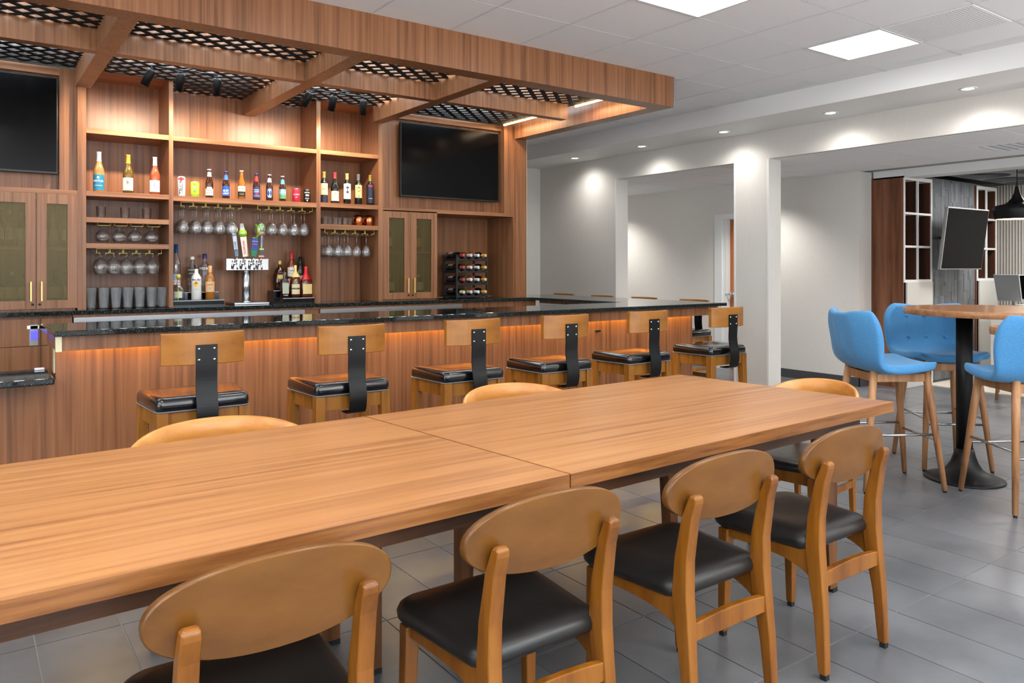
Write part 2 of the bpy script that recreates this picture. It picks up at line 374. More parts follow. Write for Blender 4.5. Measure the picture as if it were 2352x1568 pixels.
for j in range(-17,13):
    y=gy(j)
    if Y0<y<BY: g.box(X0,SOFX,y-.003,y+.003,CZ-.001,CZ+.012)
build('ceiling_grid',g,GRIDM,ce)
for n,c in enumerate(sorted(panels,key=lambda c:(-c[1],-c[0]))):
    x,y=gx(c[0]),gy(c[1])
    if x<X0 or y<Y0: continue
    if c==(0,0): lab='square white ceiling light panel near the soffit, above the blue stools'
    elif c==(-3,0): lab='square white ceiling light panel cut by the top edge of the picture'
    else: lab='square white ceiling light panel over the dining side, out of view'
    r=empty('ceiling_light_panel',(x,y,CZ),0,lab,'light','recessed ceiling light panels')
    build('diffuser',box(.022,CTW-.022,.022,CTW-.022,-.002,.01),PANELM,r)
    g=G(); g.box(.004,.022,.004,CTW-.004,-.006,.012); g.box(CTW-.022,CTW-.004,.004,CTW-.004,-.006,.012); g.box(.022,CTW-.022,.004,.022,-.006,.012); g.box(.022,CTW-.022,CTW-.022,CTW-.004,-.006,.012)
    build('frame',g,GRIDM,r)
# perforated vent tile next to the light panel
r=empty('ceiling_vent',(gx(0),gy(-1),CZ),0,'perforated square air return tile beside the ceiling light panel','vent')
g=G()
for a in range(26):
    for b in range(26):
        x=.03+a*.0195; y=.03+b*.0195; g.box(x,x+.008,y,y+.008,-.0045,-.0038)
build('perforations',g,mat('vent_hole',srgb(176,177,178),.9),r); g2=box(.01,CTW-.01,.01,CTW-.01,-.0038,0); build('plate',g2,CEIL,r)
# soffit with downlights
so=struct('trim_1',box(SOFX,WX,Y0,BY,SOFZ,CZ+.012),PAINT)
for k,(x,y) in enumerate([(6.285,7.39),(6.285,6.215),(6.285,5.06),(6.285,3.88),(6.285,2.73),(6.285,1.6),(6.285,.4),(6.285,-1.2)]):
    names=['farthest of the soffit downlights, nearest the wood clad wall','second soffit downlight from the wood clad wall','middle soffit downlight above the square pillar','soffit downlight over the right hand opening, second from the right','soffit downlight nearest the right edge of the picture']
    r=empty('recessed_downlight',(x,y,SOFZ),0,('small round '+names[k]) if k<5 else 'small round soffit downlight beyond the right edge, %s one out of view'%('first','second','third')[k-5],'light','downlights in the white soffit')
    build('lens',G().lathe([(0,-.001),(.042,-.001),(.042,.004)],n=20),DOWN,r)
    build('trim_ring',G().lathe([(.042,-.001),(.044,-.005),(.062,-.005),(.066,0)],n=24),PAINT,r)
    s=light('downlight_beam','SPOT',(x+.03,y,SOFZ-.02),(0,0,0),19,(1,.97,.93),spot_size=math.radians(155),spot_blend=1.0,shadow_soft_size=.08); aim(s,(x+.16,y,0)); 
# right wall with two openings
HZ=2.459
wr=G(); wr.box(WX,WXB,6.964,BY,0,CZ); wr.box(WX,WXB,4.747,5.176,0,HZ); wr.box(WX,WXB,Y0,6.964,HZ,CZ); wr.box(WX,WXB,Y0,.5,0,HZ)
struct('wall_right',wr,WALL)
g=G()
for y in (6.964,5.176,4.747): 
    s=-1 if y!=5.176 else 1
    g.box(WX-.003,WX+.028,y-.003 if s<0 else y-.001,y+.001 if s<0 else y+.003,0,HZ)
for y0,y1 in ((6.93,6.964),(5.176,5.205),(4.715,4.747)): pass
struct('trim_2',G().box(WX-.004,WX,6.964,6.985,0,HZ).box(WX-.004,WX,5.155,5.176,0,HZ).box(WX-.004,WX,4.747,4.768,0,HZ),PAINT)
struct('wall_back',box(X0,WX,BY,BY+.2,0,CZ),WALL)
# corridor beyond
struct('wall_corridor',G().box(FX,8.56,4.77,5.90,0,CORZ).box(FX,8.56,6.763,9.2,0,CORZ).box(FX,8.56,5.90,6.763,2.012,CORZ),WALL)
struct('wall_corridor_end',box(WXB,FX,9.2,9.3,0,CORZ),WALL)
struct('baseboard_corridor',G().box(FX-.012,FX,4.758,5.83,0,.105).box(FX-.012,8.56,4.758,4.77,0,.105).box(FX-.012,FX,6.83,9.2,0,.105),BASEB,.002)
cor=struct('ceiling_corridor',box(WXB,8.62,Y0,9.2,CORZ+.012,CORZ+.1),DARKJ)
me=None; cnt=0
for i in range(0,4):
    for j in range(-5,12):
        x=6.795+i*CTW-.115; y=2.66+j*CTW
        if x+CTW>8.7: continue
        w1=min(x+CTW,8.60)-x
        if me is None: me=o=build('ceiling_tile',box(.005,CTW-.005,.005,CTW-.005,0,.012),CEIL,cor,loc=(x,y,CORZ))
        else: o=me.copy(); COL.objects.link(o); o.location=(x,y,CORZ)
# white beam between corridor and lobby
struct('trim_3',box(8.60,8.86,Y0,4.77,2.375,2.52),PAINT)
# linear grille in the corridor ceiling
r=empty('ceiling_grille',(7.45,2.45,CORZ),0,'slatted air grille in the corridor ceiling at the right edge','vent')
build('frame',G().box(0,.5,0,.02,-.006,.003).box(0,.5,.68,.7,-.006,.003).box(0,.02,.02,.68,-.006,.003).box(.48,.5,.02,.68,-.006,.003),GRIDM,r)
me=None
for k in range(9):
    if me is None: me=o=build('blade',box(.02,.48,0,.022,-.005,.002),mat('grille_grey',srgb(170,174,182),.5),r,loc=(0,.04+k*.072,0))
    else: o=me.copy(); COL.objects.link(o); o.location=(0,.04+k*.072,0)
# rooms edges behind the camera: side and rear walls with window openings
struct('wall_left',G().box(X0-.2,X0,Y0,9.2,0,.7).box(X0-.2,X0,Y0,9.2,2.5,CZ+.1).box(X0-.2,X0,Y0,-1.6,.7,2.5).box(X0-.2,X0,3.6,9.2,.7,2.5),WALL)
struct('wall_front',G().box(X0,WXB,Y0-.2,Y0,0,.7).box(X0,WXB,Y0-.2,Y0,2.5,CZ+.1).box(X0,-2.4,Y0-.2,Y0,.7,2.5).box(5.4,WXB,Y0-.2,Y0,.7,2.5),WALL)
struct('wall_lobby',G().box(12.2,12.3,Y0,9.2,0,2.9).box(WXB,12.2,Y0-.2,Y0,0,2.9),WALL)
for nme,g in (('window_1',G().box(X0-.12,X0-.1,-1.6,3.6,.7,2.5)),('window_2',G().box(-2.4,5.4,Y0-.12,Y0-.1,.7,2.5))):
    o=struct(nme,g,thin_glass('window_glass_'+nme[-1],(.95,.97,.98,1)))
# door in the corridor
dr=empty('door_1',(FX,6.04,0)); dr['kind']='structure'
T(dr,'door_leaf',box(FX+.085,FX+.125,5.925,6.64,.005,2.0),DOORW,.002)
T(dr,'door_frame',G().box(FX-.015,FX+.012,6.700,6.763+.066,0,2.074).box(FX-.015,FX+.012,5.835,5.93,0,2.074).box(FX-.015,FX+.012,5.93,6.70,2.006,2.074).box(FX+.012,FX+.2,6.645,6.763,0,2.012).box(FX+.012,FX+.2,5.90,5.92,0,2.012).box(FX+.012,FX+.2,5.92,6.645,2.0,2.012),mat('door_frame_paint',srgb(226,228,226),.45),.003)
hd=T(dr,'door_handle',G().lathe([(0,.03),(.033,.03),(.036,.022),(.036,0)],mtx=Matrix.Rotation(-PI/2,3,'Y'),c=(FX+.055,6.575,1.004)).tube([(FX+.06,6.575,1.004),(FX+.02,6.575,1.004),(FX+.012,6.59,1.004),(FX+.012,6.66,1.0)],.009),CHR)

# ================================================================= CANOPY + BACK WALL UNIT
ZB=2.666; ZL=2.80
cp=empty('bar_canopy',(2.2,5.3,ZB),0,'large walnut beamed canopy with black diamond lattice hanging over the bar','canopy')
LX=-1.6
T(cp,'front_beam',box(LX,4.70,4.283,4.43,ZB,CZ+.001),LAM,.0015)
T(cp,'side_beam',box(4.555,4.70,4.43,6.3,ZB,CZ+.001),LAM,.0015)
T(cp,'corner_trim',G().box(4.70,4.704,4.279,4.29,ZB,CZ).box(4.69,4.70,4.279,4.283,ZB,CZ),STEEL)
for x0,x1,y1 in ((-1.0,-.9,6.3),(.655,.752,6.3),(1.945,2.05,6.66),(2.985,3.09,6.3)):
    T(cp,'cross_beam',box(x0,x1,4.43,y1,ZB,CZ),LAM,.0015)
T(cp,'long_beam',box(LX,4.325,5.19,5.275,ZB+.001,CZ),LAM,.0015)
T(cp,'hanger_cap',box(4.325,4.332,5.192,5.273,ZB+.004,CZ),LAM)
# lattice: crossing slats at 45 degrees clipped to the canopy bays
def clip(c,s,x0,x1,y0,y1):
    # line y = s*x + c within rectangle
    pts=[]
    for x in (x0,x1):
        y=s*x+c
        if y0-1e-9<=y<=y1+1e-9: pts.append((x,y))
    for y in (y0,y1):
        x=(y-c)/s
        if x0<x<x1: pts.append((x,y))
    if len(pts)<2: return None
    pts.sort(); return pts[0],pts[-1]
P=.0955*math.sqrt(2)
def slat(x0,x1,y0,y1,z,root,maxlen=[0]):
    for s in (1,-1):
        c=math.floor((y0-s*(x0 if s<0 else x1)-3)/P)*P
        while c<y1+10:
            q=clip(c,s,x0,x1,y0,y1); c+=P
            if not q: continue
            a,b=Vector((*q[0],0)),Vector((*q[1],0))
            if (b-a).length<.05: continue
            d=(b-a).normalized(); n=Vector((-d.y,d.x,0))*.0195
            zz=z if s>0 else z+.0
            g=G().prism([(a-n)[:2],(b-n)[:2],(b+n)[:2],(a+n)[:2]],zz-(.001 if s>0 else 0),zz+.004)
            T(root,'lattice_slat',g,LATM)
slat(.76,4.38,4.431,6.299,ZL,cp) if False else None
for bx0,bx1 in ((-.9,.655),(.752,1.945),(2.05,2.985),(3.09,4.38)):
    slat(bx0,bx1,4.431,5.19,ZL,cp); slat(bx0,bx1,5.275,6.299,ZL,cp)
slat(1.313,1.945,6.30,6.67,ZL,cp); slat(2.05,2.46,6.30,6.67,ZL,cp)
T(cp,'lattice_frame',G().box(4.38,4.40,4.43,6.3,ZL,ZL+.03).box(LX,4.38,6.285,6.3,ZL+.0,ZL+.02),LATM)
# glowing strips at the lattice edge
for y0,y1 in ((4.50,5.18),(5.62,6.28)):
    r=empty('light_strip',(4.41,(y0+y1)/2,ZL-.008),0,'glowing warm light strip along the canopy side, '+('front bay' if y0<5 else 'rear bay above the television'),'light','warm strips at the canopy end')
    T(r,'tube',box(4.402,4.418,y0,y1,ZL-.018,ZL-.004),LEDW,.003); T(r,'channel',box(4.40,4.42,y0-.01,y1+.01,ZL-.004,ZL+.006),STEEL)
    s=light('strip_glow','AREA',(4.43,(y0+y1)/2,ZL-.03),(0,0,0),2.0,(1,.76,.5),shape='RECTANGLE',size=.03,size_y=y1-y0)

YF=6.3; YBK=6.68
SH=2.362
su=empty('back_bar_shelving',(1.85,YF,1.058),0,'walnut back bar shelving with three open bays behind the bar','shelving')
T(su,'back_panel',box(.668,3.087,YBK,YBK+.03,1.058,2.84),LAM)
for x0,x1 in ((.668,.724),(1.282,1.313),(2.46,2.497),(3.04,3.087)):
    T(su,'upright',box(x0,x1,YF,YBK,1.0585,2.80 if x0 in(1.282,2.46) else 2.80),LAM,.001)
for x0,x1,z0,z1 in ((.724,1.282,2.340,2.378),(1.313,2.46,2.340,2.375),(2.497,3.04,2.340,2.376),(.724,1.282,1.884,1.919),(1.313,2.46,1.876,1.916),(2.497,3.04,1.884,1.922),(.724,1.282,1.692,1.729),(2.497,3.04,1.697,1.736),(.724,1.282,1.503,1.540)):
    T(su,'shelf',box(x0,x1,YF+.001,YBK,z0,z1),LAMX,.001)
for x0,x1 in ((.724,1.282),(2.497,3.04)): T(su,'top_board',box(x0,x1,YF,YBK,2.80,2.83),LAMX)
def cab(root,xa,xs,xb):
    T(root,'side_panel',box(xa,xa+.018,YF+.02,YBK,1.075,1.873),LAM); T(root,'side_panel',box(xb-.018,xb,YF+.02,YBK,1.075,1.873),LAM)
    T(root,'back_board',box(xa,xb,YBK-.01,YBK,1.075,1.873),LAM); T(root,'bottom_board',box(xa+.018,xb-.018,YF+.02,YBK,1.075,1.093),LAMX)
    T(root,'plinth',box(xa+.01,xb-.01,YF+.03,YBK,1.0585,1.0745),LAM)
    T(root,'inner_shelf',box(xa+.018,xb-.018,YF+.05,YBK-.01,1.49,1.512),LAMX)
    for a,b,hx in ((xa,xs-.0015,xs-.032),(xs+.0015,xb,xs+.032)):
        st=.062 if b-a<.3 else .06
        g=G().box(a,a+st,YF,YF+.02,1.072,1.886).box(b-st,b,YF,YF+.02,1.072,1.886).box(a+st,b-st,YF,YF+.02,1.815,1.886).box(a+st,b-st,YF,YF+.02,1.072,1.131)
        d=T(root,'cabinet_door',g,LAM,.0008)
        T(root,'glass_pane',box(a+st-.002,b-st+.002,YF+.008,YF+.012,1.129,1.817),MESHG,parent=d)
        T(root,'handle',G().box(hx-.005,hx+.005,YF-.03,YF-.02,1.127,1.265).box(hx-.004,hx+.004,YF-.02,YF,1.138,1.146).box(hx-.004,hx+.004,YF-.02,YF,1.246,1.254),BRASS,.0015,parent=d)
        T(root,'lock',G().lathe([(0,.006),(.008,.006),(.0085,.004),(.0085,0)],n=14,mtx=Matrix.Rotation(PI/2,3,'X'),c=(hx+(.011 if hx<xs else -.011),YF,1.105)),BLKG,parent=d)
lc=empty('glass_door_cabinet',(.3,YF,1.06),0,'walnut cabinet with two mesh glass doors at the left edge, full of bottles','cabinet'); cab(lc,.14,.415,.668)
l2=empty('glass_door_cabinet',(-.3,YF,1.06),0,'walnut cabinet with mesh glass doors out of view beyond the left edge','cabinet'); cab(l2,-.42,-.14,.14)
rc=empty('glass_door_cabinet',(3.37,YF,1.06),0,'narrow walnut cabinet with two mesh glass doors beside the wine rack','cabinet'); cab(rc,3.087,3.367,3.65)
# television surrounds
pn=empty('television_surround',(.1,YF,1.886),0,'walnut recessed panel around the left television','wall panel')
T(pn,'ledge',box(LX,.668,YF,YF+.14,1.886,1.918),LAMX,.001); T(pn,'panel',box(LX,.668,YF+.12,YF+.15,1.918,2.80),LAM); T(pn,'stile',box(.56,.668,YF+.06,YF+.12,1.918,2.80),LAM)
T(pn,'rail',box(LX,.56,YF+.07,YF+.12,2.745,2.80),LAMX)
pn=empty('television_surround',(3.8,YF,1.886),0,'walnut recessed panel around the right television','wall panel')
T(pn,'ledge',box(3.087,4.435,YF,YF+.14,1.874,1.908),LAMX,.001); T(pn,'panel',box(3.087,4.57,YF+.12,YF+.15,1.908,2.80),LAM); T(pn,'stile',box(3.095,3.165,YF+.07,YF+.12,1.908,2.80),LAM)
T(pn,'rail',box(3.165,4.44,YF+.07,YF+.12,2.745,2.80),LAMX)
al=empty('wine_alcove',(4.1,YF,1.06),0,'open walnut alcove under the right television holding the wine rack','alcove')
T(al,'back_panel',box(3.65,4.57,YBK+.1,YBK+.13,1.0585,1.874),LAM); T(al,'side_panel',box(4.545,4.57,YF+.02,YBK+.1,1.0585,1.874),LAM); T(al,'top_panel',box(3.65,4.545,YF+.14,YBK+.1,1.875,1.90),LAMX)
ep=empty('end_panel',(4.64,YF,1.06),0,'tall walnut end panel where the back bar meets the grey wall','wall panel')
T(ep,'panel',box(4.57,4.706,YF-.001,BY,1.0585,ZB),LAM,.001); T(ep,'filler',box(4.44,4.57,YF+.02,YF+.12,1.874,2.80),LAM); T(ep,'edge_trim',box(4.706,4.712,YF,YF+.01,1.0585,ZB),CREAM)
T(ep,'upper_filler',box(4.57,4.70,YF,BY,ZB,CZ),LAM)
# televisions
def tv(x0,x1,z0,z1,y,label):
    r=empty('television',((x0+x1)/2,y,z0),0,label,'television')
    T(r,'housing',box(x0,x1,y,y+.035,z0,z1),BEZ,.003); T(r,'screen',box(x0+.008,x1-.008,y-.002,y,z0+.016,z1-.008),SCREEN)
    T(r,'chin',box(x0+.002,x1-.002,y-.004,y,z0+.002,z0+.015),BEZ,.001); T(r,'wall_bracket',box((x0+x1)/2-.15,(x0+x1)/2+.15,y+.035,YF+.12,z0+.2,z1-.2),BLKM)
tv(-.555,.549,2.03,2.72,YF+.04,'black flat television cut by the left edge, above the cabinet')
tv(3.285,4.388,2.018,2.712,YF+.04,'black flat television on the walnut wall above the wine rack')
# ceiling track spotlights
def track(x0,xs_,x1,y,lab):
    r=empty('track_spotlight',(xs_,y-.15,ZL),0,lab,'spotlight','track spotlights under the lattice')
    T(r,'mounting_plate',box(xs_+.06,xs_+.2,y-.22,y-.14,ZL-.045,ZL-.001),BLK,.004)
    T(r,'rail',G().tube([(x0,y,ZL-.03),(x1,y,ZL-.03)],.006).tube([(xs_+.1,y-.18,ZL-.03),(xs_+.02,y,ZL-.03)],.006),BLK)
    for x,t in ((x0,.55),(xs_,.12),(x1,-.06)):
        c=Vector((x,y,ZL-.062)); d=Vector((-t*.75,.35,-1)).normalized()
        g=G().tube([(x,y,ZL-.03),c],.006); q=Vector((0,0,1)).rotation_difference(d).to_matrix()
        g.lathe([(0,-.01),(.022,-.008),(.028,0),(.03,.01),(.03,.115),(.026,.115),(.024,.095),(0,.095)],c=tuple(c),mtx=q,n=20)
        T(r,'lamp_head',g,BLK)
        s=light('track_beam','SPOT',tuple(c+d*.118),(0,0,0),27,(1,.78,.56),spot_size=math.radians(84),spot_blend=.75,shadow_soft_size=.02); aim(s,c+Vector((-t*.55,.84,-.62)))
track(1.07,1.262,1.51,5.80,'black three head track spotlight under the lattice, left one by the diagonal beam')
track(2.225,2.425,2.685,5.84,'black three head track spotlight under the lattice, right one nearer the television')

# ================================================================= BAR
ct=G()
ct.prism([(.354,4.28),(5.362,4.28),(5.362,6.75),(4.72,6.75),(4.72,6.68),(-1.6,6.68),(-1.6,6.17),(4.68,6.17),(4.68,4.868),(.333,4.868)],1.030,1.058)
o=build('granite_countertop',ct,GRAN,bevel=.004); tag(o,'polished black granite U shaped countertop of the bar','countertop')
o=build('low_countertop',G().prism([(-1.6,4.28),(.359,4.28),(.359,4.72),(-1.6,4.72)],.800,.832),GRAN,bevel=.008); tag(o,'lower black granite counter at the left end of the bar','countertop')
bb=empty('bar_cabinet',(2.7,4.6,0),0,'walnut clad bar front with glowing amber light under the counter','bar')
T(bb,'front_panel',G().box(.378,5.145,4.48,4.84,.0,1.029),LAM,.001)
T(bb,'low_panel',box(-1.6,.378,4.481,4.70,0,.7995),LAM)
T(bb,'end_panel_trim',G().box(.372,.378,4.50,4.56,.83,.96),CREAM)
T(bb,'side_panel',box(4.775,5.145,4.84,6.17,0,1.029),LAM)
T(bb,'inner_panel',box(4.765,4.775,4.86,6.16,.1,1.0),WHP)
T(bb,'fascia',G().box(.393,5.30,4.33,4.352,.955,1.0295).box(5.278,5.30,4.352,6.17,.955,1.0295),LAM,.001)
T(bb,'fascia_end',G().box(.365,.393,4.326,4.352,.952,1.0295),CREAM,.001)
T(bb,'fascia_side',box(.371,.378,4.352,4.86,.955,1.0295),LAM)
T(bb,'soffit',box(.393,5.278,4.352,4.48,1.012,1.0295),LAMX)
ls=empty('bar_light_strip',(2.7,4.40,1.0),0,'amber light strip hidden under the bar overhang','light')
T(ls,'strip',box(.41,5.12,4.36,4.372,1.0,1.008),LEDO)
for k in range(5): light('bar_glow','AREA',(.88+k*.95,4.468,1.006),(math.radians(2),0,0),4.2,(1,.66,.17),shape='RECTANGLE',size=.95,size_y=.012)
T(bb,'purse_hook',G().box(4.02,4.06,4.46,4.48,.86,.872),BLK)
# back counter base
bk=empty('back_counter_base',(1.6,6.22,0),0,'walnut drawer cabinets under the back counter','cabinet')
T(bk,'carcass',G().box(-1.6,.63,6.24,6.68,.08,1.029).box(2.32,2.45,6.22,6.68,.0,1.029).box(3.865,4.765,6.22,6.68,0,1.029).box(.63,3.87,6.2,6.68,1.012,1.029),LAM)
for (x0,x1) in ((-.42,.0),(.003,.435),(.438,.628)):
    for z0,z1 in ((.822,1.008),(.655,.818),(.3,.651)): T(bk,'drawer_front',box(x0,x1,6.22,6.24,z0,z1),LAM,.001)
for x0,x1,l in ((.634,2.318,'steel topped undercounter refrigerator, left one below the tap tower'),(2.452,3.862,'steel topped undercounter refrigerator, right one below the narrow glass cabinet')):
    r=empty('undercounter_refrigerator',((x0+x1)/2,6.25,0),0,l,'refrigerator','refrigerators under the back counter')
    T(r,'body',box(x0,x1,6.24,6.67,.05,1.01),BLKM,.002); T(r,'top_trim',box(x0,x1,6.19,6.24,.972,1.011),STEEL,.003)
    n=3; ww=(x1-x0)/n
    for k in range(n):
        d=T(r,'door',box(x0+k*ww+.004,x0+(k+1)*ww-.004,6.2,6.238,.1,.965),BLKG,.003); T(r,'handle',box(x0+k*ww+.02,x0+k*ww+.035,6.17,6.2,.5,.9),STEEL,.003,parent=d)
# small items at the bar's left end
r=empty('card_terminal',(.325,4.885,.93),0,'small grey device with a glowing blue face at the bar end','device')
T(r,'housing',box(.292,.332,4.88,4.93,.94,1.052),mat('grey_plastic',srgb(150,150,150),.5),.003); T(r,'screen',box(.296,.330,4.875,4.88,.975,1.02),BLUEL)
T(r,'bracket',box(.28,.333,4.88,4.90,1.032,1.05),STEEL)
o=build('folded_napkin',G().prism([(.30,4.66),(.345,4.66),(.345,4.69),(.30,4.69)],.832,.842),mat('white_napkin',srgb(235,235,240),.8),bevel=.003); tag(o,'folded white napkin on the low granite counter','napkin')

# ================================================================= BAR STOOLS
def stool():
    r=empty('bar_stool',(0,0,0),0,'x','stool','walnut and black vinyl stools along the bar')
    # origin: floor under seat centre; faces +y ; rear edge y=-.17
    def outline(wr,wf,yr,yf,rad=.025,n=4):
        pts=[]
        for (cx,cy,a0) in ((wr/2-rad,yr+rad,-PI/2),(wf/2-rad,yf-rad,0),(-wf/2+rad,yf-rad,PI/2),(-wr/2+rad,yr+rad,PI)):
            for k in range(n+1):
                a=a0+k*PI/2/n; pts.append((cx+rad*math.cos(a),cy+rad*math.sin(a)))
        return pts
    zt=.788
    rings=[]
    for ins,z in ((.006,.728),(0,.733),(-.002,.755),(.0,.775),(.008,.785),(.03,.791),(.09,.793),(.15,.790)):
        o=outline(.40-2*ins,.445-2*ins,-.17+ins,.185-ins,max(.012,.028-ins*.1)); rings.append([(x,y,z+(.010*(abs(x)/.2)**2-.006 if z>.78 else 0)) for x,y in o])
    build('seat_cushion',G().loft(rings),VINYL,r)
    o=outline(.402,.447,-.171,.186); build('piping',G().tube([(x,y,.731) for x,y in o]+[(*o[0],.731)],.003,6,cap=False),PIPE,r)
    build('apron',G().box(-.165,.165,-.158,-.138,.655,.727).box(-.185,.185,.145,.165,.655,.727).add([(-.185,-.14,.655),(-.165,-.14,.655),(-.185,.15,.655),(-.205,.15,.655),(-.185,-.14,.727),(-.165,-.14,.727),(-.185,.15,.727),(-.205,.15,.727)],[(0,3,2,1),(4,5,6,7),(0,1,5,4),(1,2,6,5),(2,3,7,6),(3,0,4,7)]).add([(.165,-.14,.655),(.185,-.14,.655),(.205,.15,.655),(.185,.15,.655),(.165,-.14,.727),(.185,-.14,.727),(.205,.15,.727),(.185,.15,.727)],[(0,3,2,1),(4,5,6,7),(0,1,5,4),(1,2,6,5),(2,3,7,6),(3,0,4,7)]),ST,r,.001)
    for sx,sy,wx in ((-1,-1,.176),(1,-1,.176),(-1,1,.198),(1,1,.198)):
        cx=sx*wx; cy=-.145 if sy<0 else .155; s=.024
        def ring(z,k,dx=0,dy=0): return [(cx+dx-s*k,cy+dy-s*k,z),(cx+dx+s*k,cy+dy-s*k,z),(cx+dx+s*k,cy+dy+s*k,z),(cx+dx-s*k,cy+dy+s*k,z)]
        l=build('leg',G().loft([ring(.012,.75,sx*.02,sy*.02),ring(.66,1),ring(.727,1)],smooth=False),ST,r,.002)
        build('foot_pad',G().loft([ring(0,.6,sx*.02,sy*.02),ring(.013,.6,sx*.02,sy*.02)],smooth=False),RUB,l)
    for z,y in ((.28,.158),(.34,-.15)): build('footrest' if y>0 else 'stretcher',box(-.18,.18,y-.012,y+.012,z-.02,z+.02),ST,r,.002)
    for sx in (-1,1): build('stretcher',box(sx*.188-.01,sx*.188+.01,-.13,.14,.40,.435),ST,r,.002)
    # curved metal strap
    prof=[(-.20,1.022),(-.20,.93),(-.197,.86),(-.203,.80),(-.214,.745),(-.216,.70),(-.205,.655),(-.185,.640),(-.12,.640)]
    pp=[]
    for i in range(len(prof)-1):
        for k in range(4):
            a=prof[max(i-1,0)];b=prof[i];c=prof[i+1];d=prof[min(i+2,len(prof)-1)];t=k/4
            f=lambda q:.5*((2*b[q])+(-a[q]+c[q])*t+(2*a[q]-5*b[q]+4*c[q]-d[q])*t*t+(-a[q]+3*b[q]-3*c[q]+d[q])*t**3)
            pp.append((f(0),f(1)))
    pp.append(prof[-1]); h=.046; th=.006; rings=[]
    for i,(y,z) in enumerate(pp):
        y2,z2=pp[min(i+1,len(pp)-1)];y1,z1=pp[max(i-1,0)];dx=Vector((y2-y1,z2-z1)).normalized();nx,nz=-dx.y,dx.x
        rings.append([(-h,y,z),(h,y,z),(h,y+nx*-th,z+nz*-th),(-h,y+nx*-th,z+nz*-th)])
    st_=build('back_strap',G().loft(rings,smooth=False),BLK,r)
    for sx in (-1,1):
        for z in (1.004,.955): build('bolt',G().lathe([(0,.005),(.004,.005),(.006,.002),(.006,0)],n=10,mtx=Matrix.Rotation(PI/2,3,'X'),c=(sx*.033,-.204,z)),CHR,st_)
    # curved back board
    n=16; A=.18; f=[];b=[]
    ring=[]
    for i in range(n+1):
        x=-A+2*A*i/n; y=-.200+.046*(x/A)**2; ring.append([(x,y,.932),(x,y,1.074),(x,y+.028,1.074),(x,y+.028,.932)])
    build('back_board',G().loft(ring,smooth=False),STB,r,.004)
    return r
s0=stool()
bs=[(.883,'nearest bar stool, at the left end beside the low counter'),(1.604,'second bar stool from the left end of the bar'),(2.334,'third bar stool from the left, in front of the right edge of the shelving'),(3.01,'fourth bar stool from the left end of the bar'),(3.726,'fifth bar stool from the left, next to last on the front side'),(4.537,'last bar stool on the front side, at the right corner of the bar')]
for i,(x,l) in enumerate(bs):
    if i==0: s0.location=(x,3.77,0); s0['label']=l
    else: dup(s0,(x,3.77,0),0,l)
for i,(y,l) in enumerate([(4.99,'bar stool round the corner on the far side, nearest, seat seen under the counter'),(5.66,'second stool on the far side of the bar, only its back top showing'),(6.30,'third stool on the far side of the bar, only its back top showing'),(6.97,'farthest stool on the far side of the bar, only its back top showing')]):
    dup(s0,(5.62,y,0),PI/2,l,'stools on the far side of the bar',.979)

# ================================================================= LONG DINING TABLE (two joined)
def table(x0,x1,lab,skew):
    yn=lambda x:1.609+(x-.052)*.0350; yf=lambda x:2.715+(x-.088)*.040
    dx=-.1173
    r=empty('dining_table',((x0+x1)/2,2.2,0),0,lab,'table','long dining tables pushed end to end')
    a=(x0,yn(x0)); b=(x1,yn(x1)); c=(x1+dx,yf(x1+dx)); d=(x0+dx,yf(x0+dx))
    top=T(r,'tabletop',G().prism([a,b,c,d],.742,.7845),TABE,.001)
    e=.002
    T(r,'laminate_surface',G().prism([(a[0]+e,a[1]+e),(b[0]-e,b[1]+e),(c[0]-e,c[1]-e),(d[0]+e,d[1]-e)],.7845,.7852),TAB,parent=top)
    i=.075; q=lambda x,t:(x+dx*t,yn(x)+(yf(x)-yn(x))*t)
    for t0,t1 in ((.085,.105),(.895,.915)):
        T(r,'apron',G().prism([q(x0+.1,t0),q(x1-.1,t0),q(x1-.1,t1),q(x0+.1,t1)],.672,.7419),TABD,.001)
    for xa,xb in ((x0+.1,x0+.12),(x1-.12,x1-.1)): T(r,'apron',G().prism([q(xa,.105),q(xb,.105),q(xb,.895),q(xa,.895)],.672,.7419),TABD,.001)
    spots=((x0+.29,.125),(x0+.29,.905),(x1-.205,.66),(x1-.21,.905)) if x0<0 else ((x0+.40,.905),(x0+.36,.55),(x1-.30,.125),(x1-.22,.905))
    for x,t in spots:
        for _ in (0,):
            px,py=q(x,t); dirx=1 if x>(x0+x1)/2 else -1
            def ring(z,w): 
                xr=px+.04*dirx; xl=xr-dirx*w; ya=py-.032; yb=py+.032; xa,xb=min(xl,xr),max(xl,xr); return [(xa,ya,z),(xb,ya,z),(xb,yb,z),(xa,yb,z)]
            l=T(r,'leg',G().loft([ring(.018,.05),ring(.68,.10),ring(.7415,.10)],smooth=False),TLEG,.002)
            T(r,'glide',G().loft([ring(0,.032),ring(.019,.034)],smooth=False),RUB,parent=l)
table(1.394,3.273,'nearer right hand walnut laminate dining table of the joined pair',0)
table(-.50,1.390,'left hand walnut laminate dining table of the joined pair, cut by the left edge',0)

